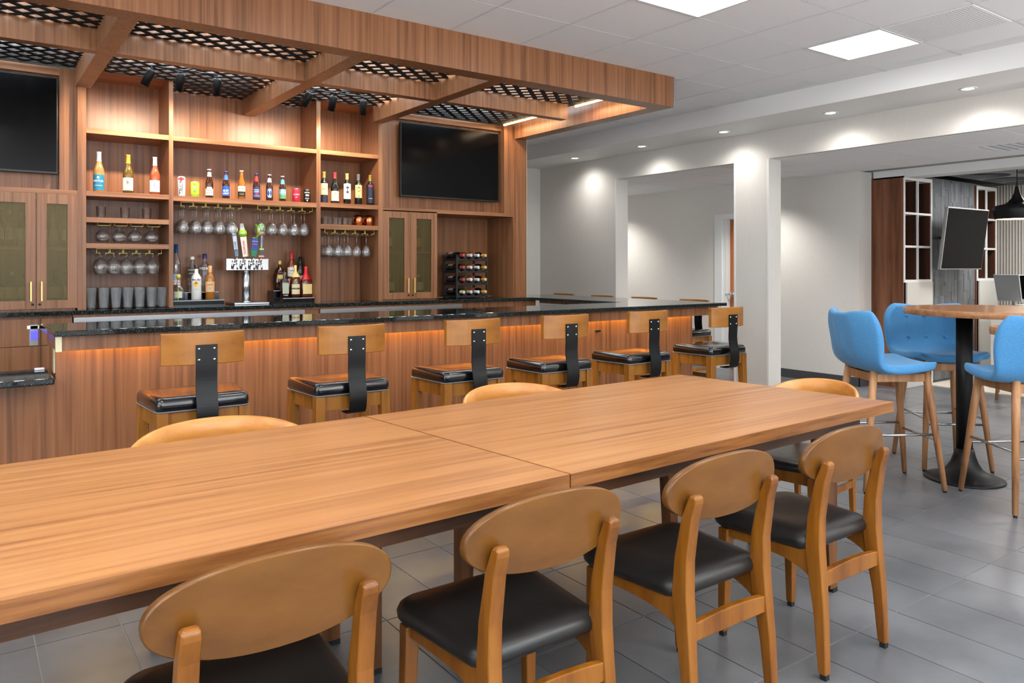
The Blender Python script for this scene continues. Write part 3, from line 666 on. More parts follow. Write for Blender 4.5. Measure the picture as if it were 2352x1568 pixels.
# ================================================================= DINING CHAIRS
def chair():
    r=empty('dining_chair',(0,0,0),0,'x','chair','oval back dining chairs on the near side of the table')
    # origin: floor midway between the rear feet, faces +y
    def post(sx):
        path=[(.186,.004,.018,.0155,.015),(.182,.016,.20,.017,.020),(.178,.034,.345,.019,.027),(.177,.042,.43,.020,.028),(.176,.038,.53,.020,.024),(.1755,.016,.655,.0195,.019),(.175,.000,.700,.019,.016),(.175,-.004,.716,.018,.013),(.175,-.003,.724,.013,.006)]
        rings=[]
        for x,y,z,hx,hy in path: rings.append([(sx*x-hx,y-hy,z),(sx*x+hx,y-hy,z),(sx*x+hx,y+hy,z),(sx*x-hx,y+hy,z)])
        l=build('rear_leg',G().loft(rings,smooth=False),CH,r,.005,segs=3)
        build('glide',box(sx*.186-.010,sx*.186+.010,-.008,.014,0,.019),RUB,l)
    post(1);post(-1)
    for sx in (1,-1):
        rings=[]
        for z,h in ((.018,.014),(.25,.019),(.40,.021)):
            k=.207-.012*(z/.4)+.004; y=.395+.005*(1-z/.4); rings.append([(sx*k-h,y-h,z),(sx*k+h,y-h,z),(sx*k+h,y+h,z),(sx*k-h,y+h,z)])
        l=build('front_leg',G().loft(rings,smooth=False),CH,r,.004); build('glide',box(sx*.211-.010,sx*.211+.010,.39,.41,0,.019),RUB,l)
    # side rails with the curved haunch under the seat
    for sx in (1,-1):
        n=10; rings=[]
        for i in range(n+1):
            t=i/n; y=.05+t*.33; x=.176+t*.022; zb=.372-.055*math.exp(-t*5); rings.append([(sx*x-.011,y,zb),(sx*x+.011,y,zb),(sx*x+.011,y,.412),(sx*x-.011,y,.412)])
        build('side_rail',G().loft(rings,smooth=False),CH,r,.002)
    build('front_rail',box(-.185,.185,.385,.405,.35,.41),CH,r,.002)
    # rear stretcher, arched
    n=12; rings=[]
    for i in range(n+1):
        x=-.166+.332*i/n; c=1-(x/.166)**2; rings.append([(x,.012,.296-.0*c),(x,.034,.296),(x,.034,.346+.010*c),(x,.012,.346+.010*c)])
    build('rear_stretcher',G().loft(rings,smooth=False),CH,r,.003)
    # seat cushion
    def ol(ins):
        pts=[]; W0,W1,ya,yb=.205-ins,.232-ins,.052+ins,.462-ins; rr=[(W0,ya,.05,-PI/2),(W1,yb,.07,0),(-W1,yb,.07,PI/2),(-W0,ya,.05,PI)]
        for cx,cy,rad,a0 in rr:
            rad=max(rad-ins*.5,.01); sxx=1 if cx>0 else -1; syy=-1 if cy<.2 else 1
            for k in range(7):
                a=a0+k*PI/12; pts.append((cx-sxx*rad+rad*math.cos(a),cy-syy*rad+rad*math.sin(a)))
        return pts
    rings=[]
    for ins,z in ((.03,.404),(.012,.406),(.002,.418),(0,.432),(.006,.447),(.02,.457),(.05,.463),(.10,.465),(.15,.462)):
        rings.append([(x,y,z+(.006*(abs(x)/.2)**2-.004)*(1 if z>.45 else 0)) for x,y in ol(ins)])
    build('seat_cushion',G().loft(rings),LEATHER,r)
    # oval backrest, curved in plan, leaning back
    A=.248; nth=48; C0=.715
    def pt(rho,th,dy):
        cx=math.cos(th); sz=math.sin(th); e=.90
        x=A*rho*math.copysign(abs(cx)**e,cx); b=.099 if sz>0 else .088
        z=C0+rho*b*math.copysign(abs(sz)**e,sz)
        y=.0125+.42*x*x-.10*(z-C0)+dy; return (x,y,z)
    th=[2*PI*k/nth for k in range(nth)]
    F=lambda dy,rs:[[pt(q,t,dy) for t in th] for q in rs]
    g=G().loft(F(0,(.02,.35,.7,.985)),cap1=False); g.loft([[pt(.985,t,0) for t in th],[pt(1,t,.002) for t in th],[pt(1,t,.012) for t in th],[pt(1,t,.022) for t in th],[pt(.985,t,.024) for t in th]],cap0=False,cap1=False); g.loft(F(.024,(.985,.7,.35,.02)),cap0=False)
    build('backrest',g,CHB,r)
    return r
c0=chair()
cl=[(.505,1.455,.005,'nearest oval back dining chair, cut by the bottom edge'),(1.185,1.455,0,'second oval back dining chair along the near side, its whole black seat showing'),(1.862,1.458,0,'third oval back dining chair along the near side'),(2.508,1.452,0,'last oval back dining chair at the right end of the near side')]
for i,(x,y,a,l) in enumerate(cl):
    if i==0: c0.location=(x,y,0); c0.rotation_euler=(0,0,a); c0['label']=l
    else: dup(c0,(x,y,0),a,l)

# armchairs with a wide wrapped back
def armchair():
    r=empty('curved_back_chair',(0,0,0),0,'x','chair','curved back chairs around the table')
    # origin floor under seat centre, faces +y
    n=32; R=.35; rings=[]
    for i in range(n+1):
        t=-1+2*i/n; a=-PI/2+t*math.radians(74); top=.80-.07*abs(t)**2.4; bot=.665+.015*abs(t)**2; 
        ro=R*(1-.02*abs(t)); ri=ro-.024; c,s=math.cos(a),math.sin(a); ky=.84
        le=.012*(1-abs(t))
        rings.append([(ro*c,ro*s*ky-.0,bot),((ro+le)*c,(ro+le)*s*ky,top-.005),((ro+le-.006)*c,(ro+le-.006)*s*ky,top),((ri+le+.006)*c,(ri+le+.006)*s*ky,top),((ri+le)*c,(ri+le)*s*ky,top-.005),(ri*c,ri*s*ky,bot)])
    build('backrest',G().loft(rings),ACH,r)
    for sx,y,tx,ty,zt in ((-1,.20,.19,.17,.42),(1,.20,.19,.17,.42)):
        l=build('front_leg',G().loft([[(sx*.215-h,.215-h,z),(sx*.215+h,.215-h,z),(sx*.215+h,.215+h,z),(sx*.215-h,.215+h,z)] for z,h in ((.018,.014),(.2,.017),(.415,.021))],smooth=False),CH,r,.003)
        build('glide',box(sx*.215-.01,sx*.215+.01,.205,.225,0,.019),RUB,l)
        l=build('rear_leg',G().loft([[(sx*x-h,y2-h,z),(sx*x+h,y2-h,z),(sx*x+h,y2+h,z),(sx*x-h,y2+h,z)] for x,y2,z,h in ((.20,-.255,.018,.014),(.195,-.235,.42,.019),(.19,-.245,.69,.013))],smooth=False),CH,r,.003)
        build('glide',box(sx*.20-.01,sx*.20+.01,-.265,-.245,0,.019),RUB,l)
        build('side_stretcher',box(sx*.205-.009,sx*.205+.009,-.22,.205,.265,.30),CH,r,.002)
        build('side_rail',box(sx*.20-.011,sx*.20+.011,-.20,.20,.355,.41),CH,r,.002)
    build('front_rail',box(-.2,.2,.205,.225,.355,.41),CH,r,.002); build('rear_rail',box(-.19,.19,-.225,-.205,.355,.41),CH,r,.002)
    rings=[]
    for ins,z in ((.03,.404),(.01,.407),(0,.425),(.004,.442),(.02,.455),(.06,.461),(.12,.463)):
        pts=[]
        for k in range(40):
            a=2*PI*k/40; c,s=math.cos(a),math.sin(a); e=.5; pts.append(((.245-ins)*math.copysign(abs(c)**e,c),(.235-ins)*math.copysign(abs(s)**e,s),z))
        rings.append(pts)
    build('seat_cushion',G().loft(rings),LEATHER,r)
    return r
a0=armchair(); a0.location=(.76,2.72,0); a0.rotation_euler=(0,0,PI+.02); a0['label']='curved back chair across the table in front of the nearest bar stool'
dup(a0,(2.12,2.77,0),PI+.02,'curved back chair on the far side of the table, below the third bar stool')
dup(a0,(3.40,2.255,0),PI/2+.12,'orange toned curved back chair at the right end of the table',scale=(.74,1,.975))

# ================================================================= HIGH TABLE + BLUE STOOLS
hc=(5.243,2.301)
r=empty('high_table',(hc[0],hc[1],0),0,'round walnut high table on a black trumpet base between the blue stools','table')
T(r,'base',G().lathe([(0,0),(.228,0),(.232,.006),(.228,.012),(.19,.022),(.14,.042),(.105,.07),(.08,.11),(.064,.155),(.056,.20),(.0,.20)],c=(hc[0],hc[1],0),n=48),BLK)
T(r,'column',G().lathe([(.048,.19),(.048,1.055)],c=(hc[0],hc[1],0),n=28,cap=True),BLK)
T(r,'mounting_plate',G().lathe([(.15,1.052),(.15,1.058)],c=(hc[0]+.05,hc[1]-.03,0),n=28,cap=True),BLKM)
tc_=(5.425,2.195)
T(r,'tabletop',G().lathe([(.528,1.058),(.53,1.060),(.53,1.096),(.528,1.098)],c=(tc_[0],tc_[1],0),n=72,cap=True),HTOP)

def bluestool():
    r=empty('blue_stool',(0,0,0),0,'x','stool','blue upholstered high stools round the high table')
    # faces +y, origin floor centre
    prof=[(.235,.768),(.20,.778),(.12,.774),(.02,.762),(-.08,.756),(-.155,.768),(-.20,.80),(-.228,.86),(-.245,.93),(-.258,1.0),(-.268,1.06),(-.274,1.09)]
    wid=[.20,.235,.255,.265,.27,.275,.28,.285,.288,.285,.265,.21]
    nu=18; rings=[]; 
    btn=[(s,u) for s in (7.0,9.2) for u in (-.45,0,.45)]
    vs=[];fs=[]
    for i,(y,z) in enumerate(prof):
        for k in range(nu+1):
            u=-1+2*k/nu; x=wid[i]*u*(1-.0*abs(u)); back=min(1,max(0,(i-4.5)/3)); 
            yy=y+back*.085*abs(u)**2.2; zz=z+(1-back)*.022*abs(u)**2.5*(1 if i>0 else .3)
            if i>=10: zz-=.018*(1-abs(u))**1*0+.012*abs(u)**4
            if i==0: yy-=.03*abs(u)**3
            for (s,ub) in btn:
                dd=((i-s)/.9)**2+((u-ub)/.13)**2
                if dd<6: yy-=.014*math.exp(-dd)
            vs.append((x,yy,zz))
    m=nu+1
    for i in range(len(prof)-1):
        for k in range(nu): fs.append((i*m+k,i*m+k+1,(i+1)*m+k+1,(i+1)*m+k))
    o=build('upholstered_shell',G().add(vs,fs,True),BLUE,r)
    s=o.modifiers.new('sol','SOLIDIFY'); s.thickness=.055; s.offset=1 ; s.use_even_offset=False
    s=o.modifiers.new('sub','SUBSURF'); s.levels=2; s.render_levels=2
    for (s_,ub) in btn:
        i=int(s_); t=s_-i; y=prof[i][0]*(1-t)+prof[min(i+1,11)][0]*t; z=prof[i][1]*(1-t)+prof[min(i+1,11)][1]*t; x=.285*ub; y+=.085*abs(ub)**2.2
        build('button',G().lathe([(0,.010),(.006,.009),(.010,.005),(.011,0)],n=12,mtx=Matrix.Rotation(-PI/2,3,'X'),c=(x,y-.006,z)),BLUE,o)
    build('seat_pan',G().lathe([(.0,.716),(.17,.716),(.19,.73)],n=24),BLKM,r)
    build('frame',G().box(-.17,.17,-.175,-.150,.665,.716).box(-.17,.17,.150,.175,.665,.716).box(-.17,-.145,-.15,.15,.665,.716).box(.145,.17,-.15,.15,.665,.716),OAK,r,.003)
    top={};
    for sx in (-1,1):
        for sy in (-1,1):
            a=Vector((sx*.155,sy*.163,.735)); b=Vector((sx*.217,sy*.247,.012)); l=build('leg',G().tube([a,a.lerp(b,.3),b],[.0225,.022,.0155],14),OAK,r)
            build('glide',G().tube([b,(b.x,b.y,0)],.011,10),RUB,l); top[(sx,sy)]=(a,b)
    P_=lambda k,z:(lambda a,b:a.lerp(b,(a.z-z)/(a.z-b.z)))(*top[k])
    for (k1,k2,z) in (((-1,1),(1,1),.31),((-1,-1),(1,-1),.31),((-1,-1),(-1,1),.345),((1,-1),(1,1),.345)):
        build('foot_rail',G().tube([P_(k1,z),P_(k2,z)],.0075,10),STEEL,r)
    return r
b0=bluestool(); b0.location=(4.747,2.549,0); b0.rotation_euler=(0,0,math.radians(-32.6)-PI/2); b0['label']='blue upholstered stool on the left of the high table, seen from its side'
dup(b0,(5.55,2.59,0),math.atan2(-.36,-.31)-PI/2,'blue stool facing the camera behind the high table, buttons on its back')
dup(b0,(4.985,1.865,0),math.atan2(.82,.57)-PI/2,'blue stool at the right edge of the picture, seen from behind')

# ================================================================= LOBBY BEYOND
def bookcase(x0,x1,lab,side):
    y0=4.42; r=empty('bookcase',((x0+x1)/2,y0,0),0,lab,'bookcase')
    zt=2.392; zb=1.19; xm=(x0+x1)/2
    T(r,'cabinet_body',G().box(x0,x1,y0+.36,y0+.38,0,zt).box(x0,x0+.02,y0,y0+.36,0,zt).box(x1-.02,x1,y0+.001,y0+.36,0,zt),LIBW)
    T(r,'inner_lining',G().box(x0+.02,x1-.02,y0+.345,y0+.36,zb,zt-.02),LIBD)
    fr=G().box(x0,x0+.022,y0-.012,y0,zb,zt).box(x1-.022,x1,y0-.012,y0,zb,zt).box(x0+.022,x1-.022,y0-.012,y0+.3,zt-.04,zt).box(x0+.022,x1-.022,y0-.012,y0+.3,zb,zb+.03)
    T(r,'white_frame',fr,PAINT)
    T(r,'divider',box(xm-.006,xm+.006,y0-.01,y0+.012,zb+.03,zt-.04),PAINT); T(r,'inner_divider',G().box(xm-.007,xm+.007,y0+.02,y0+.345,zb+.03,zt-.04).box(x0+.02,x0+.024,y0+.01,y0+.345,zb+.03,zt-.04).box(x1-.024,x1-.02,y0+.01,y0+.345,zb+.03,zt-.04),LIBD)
    for k in (1,2):
        z=zb+.03+(zt-zb-.07)*k/3; T(r,'shelf',G().box(x0+.022,xm-.008,y0-.01,y0+.345,z-.012,z+.012).box(xm+.008,x1-.022,y0-.01,y0+.345,z-.012,z+.012),PAINT)
    T(r,'lower_door',box(x0+.05,x1,y0-.02,y0,.0,zb-.001),mat('pale_laminate',srgb(206,204,198),.5),.002)
bookcase(8.60,9.24,'tall walnut bookcase with white framed cubbies, next to the corridor wall',1)
bookcase(10.40,10.96,'second walnut bookcase with white cubbies, right of the lobby television',0)
pw=struct('wall_feature',box(9.24,10.40,4.45,4.6,0,2.42),mat('feature_grey',srgb(120,124,128),.4))
# stacked narrow tiles on the feature wall
g=G(); y=4.45; random.seed(3); z=0; nt=0; proto={}
tm=[]
x=9.245
GT=[mat('feature_tile_%s'%a,c,.28,.25) for a,c in (('light',srgb(128,132,136)),('mid',srgb(120,124,128)),('dark',srgb(112,116,120)))]
cols=0
while x<10.395:
    wd=random.choice((.05,.07,.09)); wd=min(wd,10.398-x); z=.02
    while z<2.40:
        h=random.choice((.12,.18,.25,.32)); h=min(h,2.415-z); d=random.uniform(.006,.014)
        o=build('wall_tile',box(0,wd-.002,-d,0,0,h-.002),random.choice(GT),pw,loc=(x,4.45,z)); z+=h; nt+=1
    x+=wd
    if nt>280: break
if x<10.395: build('wall_tile_rest',box(x,10.395,4.442,4.45,.02,2.4),GT[1],pw)
# lobby television on a swivel arm
r=empty('wall_television',(9.55,4.22,1.335),0,'silver framed television on a swivel arm against the grey tiled lobby wall','television')
r.rotation_euler=(math.radians(7),0,math.radians(-3))
build('housing',box(-.46,.46,0,.04,0,.72),SILV,r,.004); build('screen',box(-.448,.448,-.003,0,.014,.706),SCREEN,r); build('wall_arm',G().box(-.12,.12,.04,.07,.25,.5).tube([(0,.05,.37),(.02,.3,.35)],.02),BLKM,r)
# slatted wall
sw=struct('wall_slatted',box(11.35,11.45,Y0+.1,4.9,0,2.47),mat('slat_backing',srgb(92,86,82),.7)); me=None
SLM=mat('pale_slat',srgb(205,200,192),.5); n=0; y=4.85
while y>1.2 and n<190:
    if me is None: me=o=build('wall_slat',box(-.022,0,0,.022,0,2.46),SLM,sw,loc=(11.35,y,0))
    else: o=me.copy(); COL.objects.link(o); o.location=(11.35,y,0)
    y-=.036; n+=1
struct('wall_lobby_back',box(8.56,11.45,4.80,4.9,0,2.9),WALL)
# black coffered lobby ceiling with round recesses
lc_=struct('ceiling_lobby',box(8.86,12.2,Y0,4.9,2.50,2.6),mat('lobby_ceiling_dark',srgb(40,41,43),.6)); CCF=mat('lobby_ceiling_panel',srgb(112,115,119),.5); CCD=mat('lobby_ceiling_disc',srgb(34,35,37),.6); me=None
for i in range(4):
    for j in range(5):
        x=8.90+i*.62; y=4.38-j*.62-.6
        if me is None:
            g=G(); S=.61; n=32; R_=.265
            outer=[];inner=[]
            for k in range(n):
                a=2*PI*k/n+PI/4; c,s=math.cos(a),math.sin(a); q=max(abs(c),abs(s)); outer.append((S/2+S/2*c/q,S/2+S/2*s/q)); inner.append((S/2+R_*c,S/2+R_*s))
            vs=[(a,b,0) for a,b in outer]+[(a,b,-.012) for a,b in inner]+[(a,b,.03) for a,b in inner]
            fs=[(k,(k+1)%n,n+(k+1)%n,n+k) for k in range(n)]+[(n+k,n+(k+1)%n,2*n+(k+1)%n,2*n+k) for k in range(n)]
            g.add(vs,fs); me=o=build('ceiling_coffer',g,CCF,lc_,loc=(x,y,2.455))
        else: o=me.copy(); COL.objects.link(o); o.location=(x,y,2.455)
# pendants
PX,PY=10.34,2.37
def pend(x,y,zb,lab):
    r=empty('pendant_lamp',(x,y,zb),0,lab,'lamp','black pendant lamps in the lobby')
    r.scale=(.84,.84,.9); build('shade',G().lathe([(.235,0),(.245,.04),(.262,.10),(.255,.135),(.225,.16),(.15,.175),(.10,.20),(.062,.24),(.035,.30),(.022,.36),(.012,.385),(0,.39)],n=36),BLK,r)
    build('inner_shade',G().lathe([(.228,.004),(.238,.05),(.2,.14),(0,.15)],n=36),mat('lit_inner_shade',srgb(255,214,150),.5,emit=3,emitcol=(1,.75,.45,1)),r)
    build('cord',G().tube([(0,0,.38),(0,0,2.5-zb)],.006,8),BLK,r)
pend(8.55,2.82-.15,1.925,'black bell shaped pendant lamp hanging at the right edge in the lobby') if False else None
pend(8.95,3.41,1.866,'black bell shaped pendant lamp hanging at the right edge in the lobby')
# desk with computer
r=empty('computer_desk',(10.8,3.7,0),0,'white computer desk in the lobby behind the high table','desk')
T(r,'desktop',box(9.75,11.2,3.35,4.05,.86,.90),mat('white_laminate',srgb(212,212,208),.4),.003); T(r,'side_panel',box(9.78,9.82,3.4,4.0,0,.86),PAINT); T(r,'side_panel',box(11.1,11.14,3.4,4.0,0,.86),PAINT)
def monitor(x,y,z,rz,lab):
    r=empty('computer_monitor',(x,y,z),rz,lab,'monitor','computers on the lobby desk')
    m=build('housing',box(-.24,.24,-.012,.012,.06,.38),SILV,r,.004); m.rotation_euler=(math.radians(-10),0,0); s=build('screen',box(-.228,.228,-.015,-.012,.10,.37),SCREEN,m)
    build('stand',G().box(-.09,.09,-.08,.08,0,.012).box(-.02,.02,-.01,.01,.012,.12),SILV,r,.002)
monitor(10.0,3.55,.90,math.radians(-35),'tilted silver computer monitor on the lobby desk at the right edge')
monitor(10.15,3.9,.90,math.radians(60),'second computer monitor seen edge on behind the tilted one')
o=build('keyboard',box(9.82,10.02,3.38,3.52,.90,.912),BLKM,bevel=.002); tag(o,'black keyboard on the lobby desk','keyboard')
# lounge chair beyond the high table
r=empty('lounge_chair',(8.95,3.35,0),math.radians(20),'wooden lounge chair with pale legs in the lobby, seen under the high table','chair')
build('seat',box(-.25,.25,-.24,.24,.40,.45),BLKM,r,.01); build('backrest',G().lathe([(.30,.66),(.305,.70),(.30,.74),(.285,.74),(.28,.70),(.285,.66),(.30,.66)],n=20,a0=PI*.05,a1=PI*.95),OAK,r)
for sx in (-1,1):
    for sy in (-1,1): build('leg',G().tube([(sx*.2,sy*.19,.44 if sy<0 else .67),(sx*.24,sy*.23,0)],[.02,.013],10),OAK,r)
# rug
r=empty('rug',(10.2,2.9,0),0,'striped cream and brown lobby rug beyond the high table','rug')
T(r,'rug_base',G().prism([(8.95,1.0),(12.1,1.0),(12.1,4.4),(9.05,4.4)],.0,.008),mat('cream_rug',srgb(196,188,176),.95))
RS=mat('brown_rug_stripe',srgb(120,104,92),.95)
for k in range(16):
    T(r,'stripe',G().prism([(8.98+k*.03,1.02+k*.20),(11.4,2.1+k*.14),(11.4,2.16+k*.14),(8.98+k*.03,1.07+k*.20)],.008,.0095),RS)

# ================================================================= BAR WARE
def thing_lathe(name,x,y,z,prof,m,label,cat,group=None,n=20): 
    o=build(name,G().lathe(prof,n=n),m,loc=(x,y,z)); return tag(o,label,cat,group)
FACE=math.atan2(-.96,-.26)   # labels turned towards the room
def arc_label(parent,R,z0,z1,m,span=1.15,name='label',face=FACE,lift=.0006,rf=None):
    n=14; vs=[];fs=[]
    for k in range(n+1):
        a=face-span+2*span*k/n
        for z in (z0,z1):
            rr=(rf(z) if rf else R)+lift; vs.append((rr*math.cos(a),rr*math.sin(a),z))
    for k in range(n): fs.append((2*k,2*k+2,2*k+3,2*k+1))
    return build(name,G().add(vs,fs,True),m,parent)
def arc_text(parent,R,z,txt,size,m,face=FACE,bold=True,vertical=False,lift=.0014):
    vs,fs=text_mesh(txt,size,bold); out=[]
    for x,y,_ in vs:
        if vertical: x,y=-y,x
        a=face+x/R; rr=R+lift; out.append((rr*math.cos(a),rr*math.sin(a),z+y))
    return build('lettering',G().add(out,fs),m,parent)
def disc_logo(parent,R,z,rx,rz,m,face=FACE,lift=.001):
    vs=[(((R+lift)*math.cos(face)),(R+lift)*math.sin(face),z)]; n=20
    for k in range(n):
        t=2*PI*k/n; a=face+rx*math.cos(t)/R; vs.append(((R+lift)*math.cos(a),(R+lift)*math.sin(a),z+rz*math.sin(t)))
    return build('emblem',G().add(vs,[(0,1+k,1+(k+1)%n) for k in range(n)]),m,parent)
def col(c,rough=.5): return mat('paint_%02x%02x%02x'%c,srgb(*c),rough)
WHT=(238,236,230); INK=(24,24,26)
PR={'burgundy':[(0,0),(.036,0),(.0385,.004),(.0385,.14),(.036,.165),(.028,.19),(.018,.22),(.0145,.245),(.014,.29),(.0152,.292),(.0152,.30),(0,.30)],
 'bordeaux':[(0,0),(.034,0),(.0365,.004),(.0365,.185),(.034,.20),(.024,.217),(.0155,.228),(.014,.24),(.014,.29),(.0152,.292),(.0152,.30),(0,.30)],
 'beer':[(0,0),(.027,0),(.0295,.003),(.0295,.115),(.027,.132),(.018,.158),(.0135,.185),(.0125,.215),(.0135,.217),(.0135,.226),(0,.226)],
 'liquor':[(0,0),(.034,0),(.037,.004),(.037,.17),(.034,.19),(.022,.21),(.0145,.222),(.0135,.235),(.0135,.285),(0,.285)],
 'tall':[(0,0),(.033,0),(.036,.004),(.036,.25),(.032,.275),(.018,.305),(.0145,.325),(.014,.40),(0,.40)],
 'round':[(0,0),(.045,0),(.052,.01),(.06,.07),(.056,.13),(.042,.175),(.02,.20),(.013,.215),(.013,.255),(0,.255)],
 'short':[(0,0),(.046,0),(.05,.006),(.05,.085),(.044,.105),(.028,.125),(.016,.145),(.013,.16),(.013,.185),(0,.185)]}
def rad(prof,z):
    for (r0,z0),(r1,z1) in zip(prof,prof[1:]):
        if z0<=z<=z1 and z1>z0: return r0+(r1-r0)*(z-z0)/(z1-z0)
    return prof[-2][0]
def bottle(name,x,y,z,kind,gm,label,cat='bottle',group=None,h=None,cap=None,lab=None,neck=None,texts=(),logos=(),sq=False,wsc=1.0):
    pr=PR[kind]; H=pr[-1][1]; s=(h or H)/H; pr=[(r*wsc*(s if s<1 else 1),zz*s) for r,zz in pr]
    r=empty(name,(x,y,z),0,label,cat,group)
    g=G().lathe(pr,n=24 if not sq else 4,a0=0)
    if sq:
        g=G(); rings=[]
        for q,zz in pr:
            q=max(q,.0005); k=q if zz<pr[4][1] else q; e=.25 if zz<=pr[3][1]+1e-6 else (.5 if zz<=pr[4][1]+1e-6 else 1.0)
            rings.append([(q*math.copysign(abs(math.cos(t))**e,math.cos(t)),q*.8*math.copysign(abs(math.sin(t))**e,math.sin(t)),zz) for t in [2*PI*i/24 for i in range(24)]])
        g.loft(rings)
    b=build('glass_body',g,gm,r)
    Hs=pr[-1][1]
    if cap:
        c,frac=cap; z0=Hs*(1-frac); cp=[(rad(pr,z0+.0001)+.0012,z0)]+[(q+.0012,zz) for q,zz in pr if zz>z0 and q>0]+[(0,Hs+.0015)]
        build('cap',G().lathe(cp,n=20),col(c,.35),r)
    if neck:
        c,f0,f1=neck; rf=lambda zz:rad(pr,zz); build('neck_label',G().lathe([(rad(pr,Hs*f)+.001,Hs*f) for f in (f0,(f0+f1)/2,f1)],n=20),col(c),r)
    R=pr[3][0] if not kind=='round' else .0585*wsc
    if lab:
        for (c,z0,z1,sp) in lab:
            if sq: build('label',box(-R*.82,R*.82,-R*.8-.0024,-R*.8-.0006,z0,z1),col(c),r)
            else: arc_label(r,R,z0,z1,col(c),sp)
    for (t,zz,size,c,vert) in texts:
        if sq:
            vs,fs=text_mesh(t,size,True); build('lettering',G().add([(a,-R*.8-.0022,b_+zz) for a,b_,_ in vs],fs),col(c),r)
        else: arc_text(r,R,zz,t,size,col(c),vertical=vert)
    for (zz,rx,rz,c) in logos:
        if sq: build('emblem',G().add([(rx*math.cos(2*PI*k/20),-R*.8-.0019,zz+rz*math.sin(2*PI*k/20)) for k in range(20)],[tuple(range(20))]),col(c),r)
        else: disc_logo(r,R,zz,rx,rz,col(c))
    return r
Z1=1.9195; Z2=1.9165; Z3=1.9225
g1='white and rose wines on the left shelf'
bottle('wine_bottle',.812,6.35,Z1,'burgundy',GPEACH,'pale wine bottle with a blue label and silver cap','bottle',g1,.295,((196,200,204),.24),lab=[((36,128,160),.012,.125,1.25)],texts=[('MATUA',.078,.021,WHT,False),('MARLBOROUGH',.045,.007,WHT,False)],logos=[(.104,.008,.009,(200,220,226))])
bottle('wine_bottle',1.007,6.35,Z1,'burgundy',GOLV,'olive wine bottle with a white picture label and orange cap','bottle',g1,.29,((222,150,50),.23),lab=[((232,228,216),.02,.115,1.2)],texts=[('CHARDONNAY',.035,.008,(120,110,96),False)],logos=[(.078,.022,.02,(206,186,120)),(.08,.010,.012,(120,120,116))])
bottle('wine_bottle',1.192,6.35,Z1,'burgundy',GROSE,'pink wine bottle with a white label and silver cap','bottle',g1,.288,((206,204,206),.23),lab=[((236,228,222),.02,.108,1.2)],texts=[('ROSE',.042,.009,(60,50,50),False)],logos=[(.074,.003,.024,(224,120,110))])
def can(x,h,R,c,label,texts=(),bands=(),logos=()):
    r=empty('beverage_can',(x,6.35,Z2),0,label,'can','cans and beers on the middle shelf')
    build('can_body',G().lathe([(0,0),(R*.8,0),(R,.008),(R,h-.012),(R*.84,h-.002)],n=24),col(c,.3),r)
    build('lid',G().lathe([(R*.84,h-.002),(R*.84,h),(R*.78,h-.003),(0,h-.003)],n=24),STEEL,r)
    for (c2,z0,z1,sp) in bands: arc_label(r,R,z0,z1,col(c2),sp,'printed_band')
    for (t,zz,s,c2,v) in texts: arc_text(r,R,zz,t,s,col(c2),vertical=v)
    for (zz,rx,rz,c2) in logos: disc_logo(r,R,zz,rx,rz,col(c2))
can(1.383,.156,.0285,(222,220,222),'tall slim white can with red berries at its top',[('TRULY',.068,.035,(40,38,40),True)],[((206,66,70),.128,.142,.9)],[(.14,.012,.010,(196,40,50)),(.125,.008,.008,(120,30,50))])
can(1.483,.122,.0325,(206,210,50),'short yellow green can with wavy blue letters',[('SIPS',.074,.024,(40,150,170),False)],[((70,160,60),.012,.02,1.3)],[(.04,.010,.006,(70,140,60)),(.05,.006,.01,(60,150,140)),(.098,.012,.006,(90,170,70))])
g2='cans and beers on the middle shelf'
bottle('beer_bottle',1.592,6.35,Z2,'beer',GAMB,'brown beer bottle with a white mountain label and red script','bottle',g2,.228,((206,206,206),.035),[((222,218,210),.018,.072,1.2),((170,166,160),.072,.086,.7)],((216,214,210),.74,.90),[('Coors',.060,.019,(200,30,40),False),('LIGHT',.040,.017,(60,60,70),False)])
bottle('beer_bottle',1.72,6.35,Z2,'beer',GAMB,'brown beer bottle with a bright blue label','bottle',g2,.222,((40,70,150),.035),[((24,88,176),.022,.10,1.2)],((60,110,190),.68,.86),[('BUD',.062,.022,WHT,False),('LIGHT',.040,.019,WHT,False)])
bottle('beer_bottle',1.844,6.35,Z2,'beer',GGOLD,'clear beer bottle of golden beer with a cream and black label','bottle',g2,.236,((226,222,216),.035),[((226,220,196),.064,.108,1.2),((38,34,32),.022,.062,1.2)],None,[('Corona',.088,.014,(40,50,100),False),('Extra',.073,.009,(150,120,50),False),('FAMILIAR',.042,.009,(220,190,100),False)])
bottle('beer_bottle',1.964,6.35,Z2,'beer',GAMB,'brown beer bottle with red neck band and navy label','bottle',g2,.221,((60,50,120),.035),[((34,62,120),.018,.104,1.2)],((206,44,50),.70,.88),[('SAMUEL',.083,.012,WHT,False),('ADAMS',.068,.013,WHT,False),('BOSTON LAGER',.034,.007,WHT,False)],[(.05,.016,.011,(190,50,60))])
bottle('beer_bottle',2.072,6.35,Z2,'beer',GAMB,'brown beer bottle with a white oval label','bottle',g2,.219,((214,212,206),.035),[((46,74,130),.022,.104,.8)],((226,222,212),.70,.86),[('ULTRA',.060,.014,(40,60,120),False)],[(.062,.021,.036,(232,230,224))])
bottle('beer_bottle',2.182,6.35,Z2,'beer',GAMB,'brown beer bottle with a pale blue and green landscape label','bottle',g2,.214,((220,216,214),.035),[((110,176,210),.055,.102,1.2),((96,150,96),.022,.055,1.2)],((80,170,200),.68,.86),[('BLUE MOON',.074,.010,WHT,False)],[(.088,.011,.011,(236,236,228))])
can(2.299,.116,.030,(196,36,70),'short crimson can with white letters',[('BLOSSOM',.064,.012,WHT,False),('ROSE',.04,.008,WHT,False)])
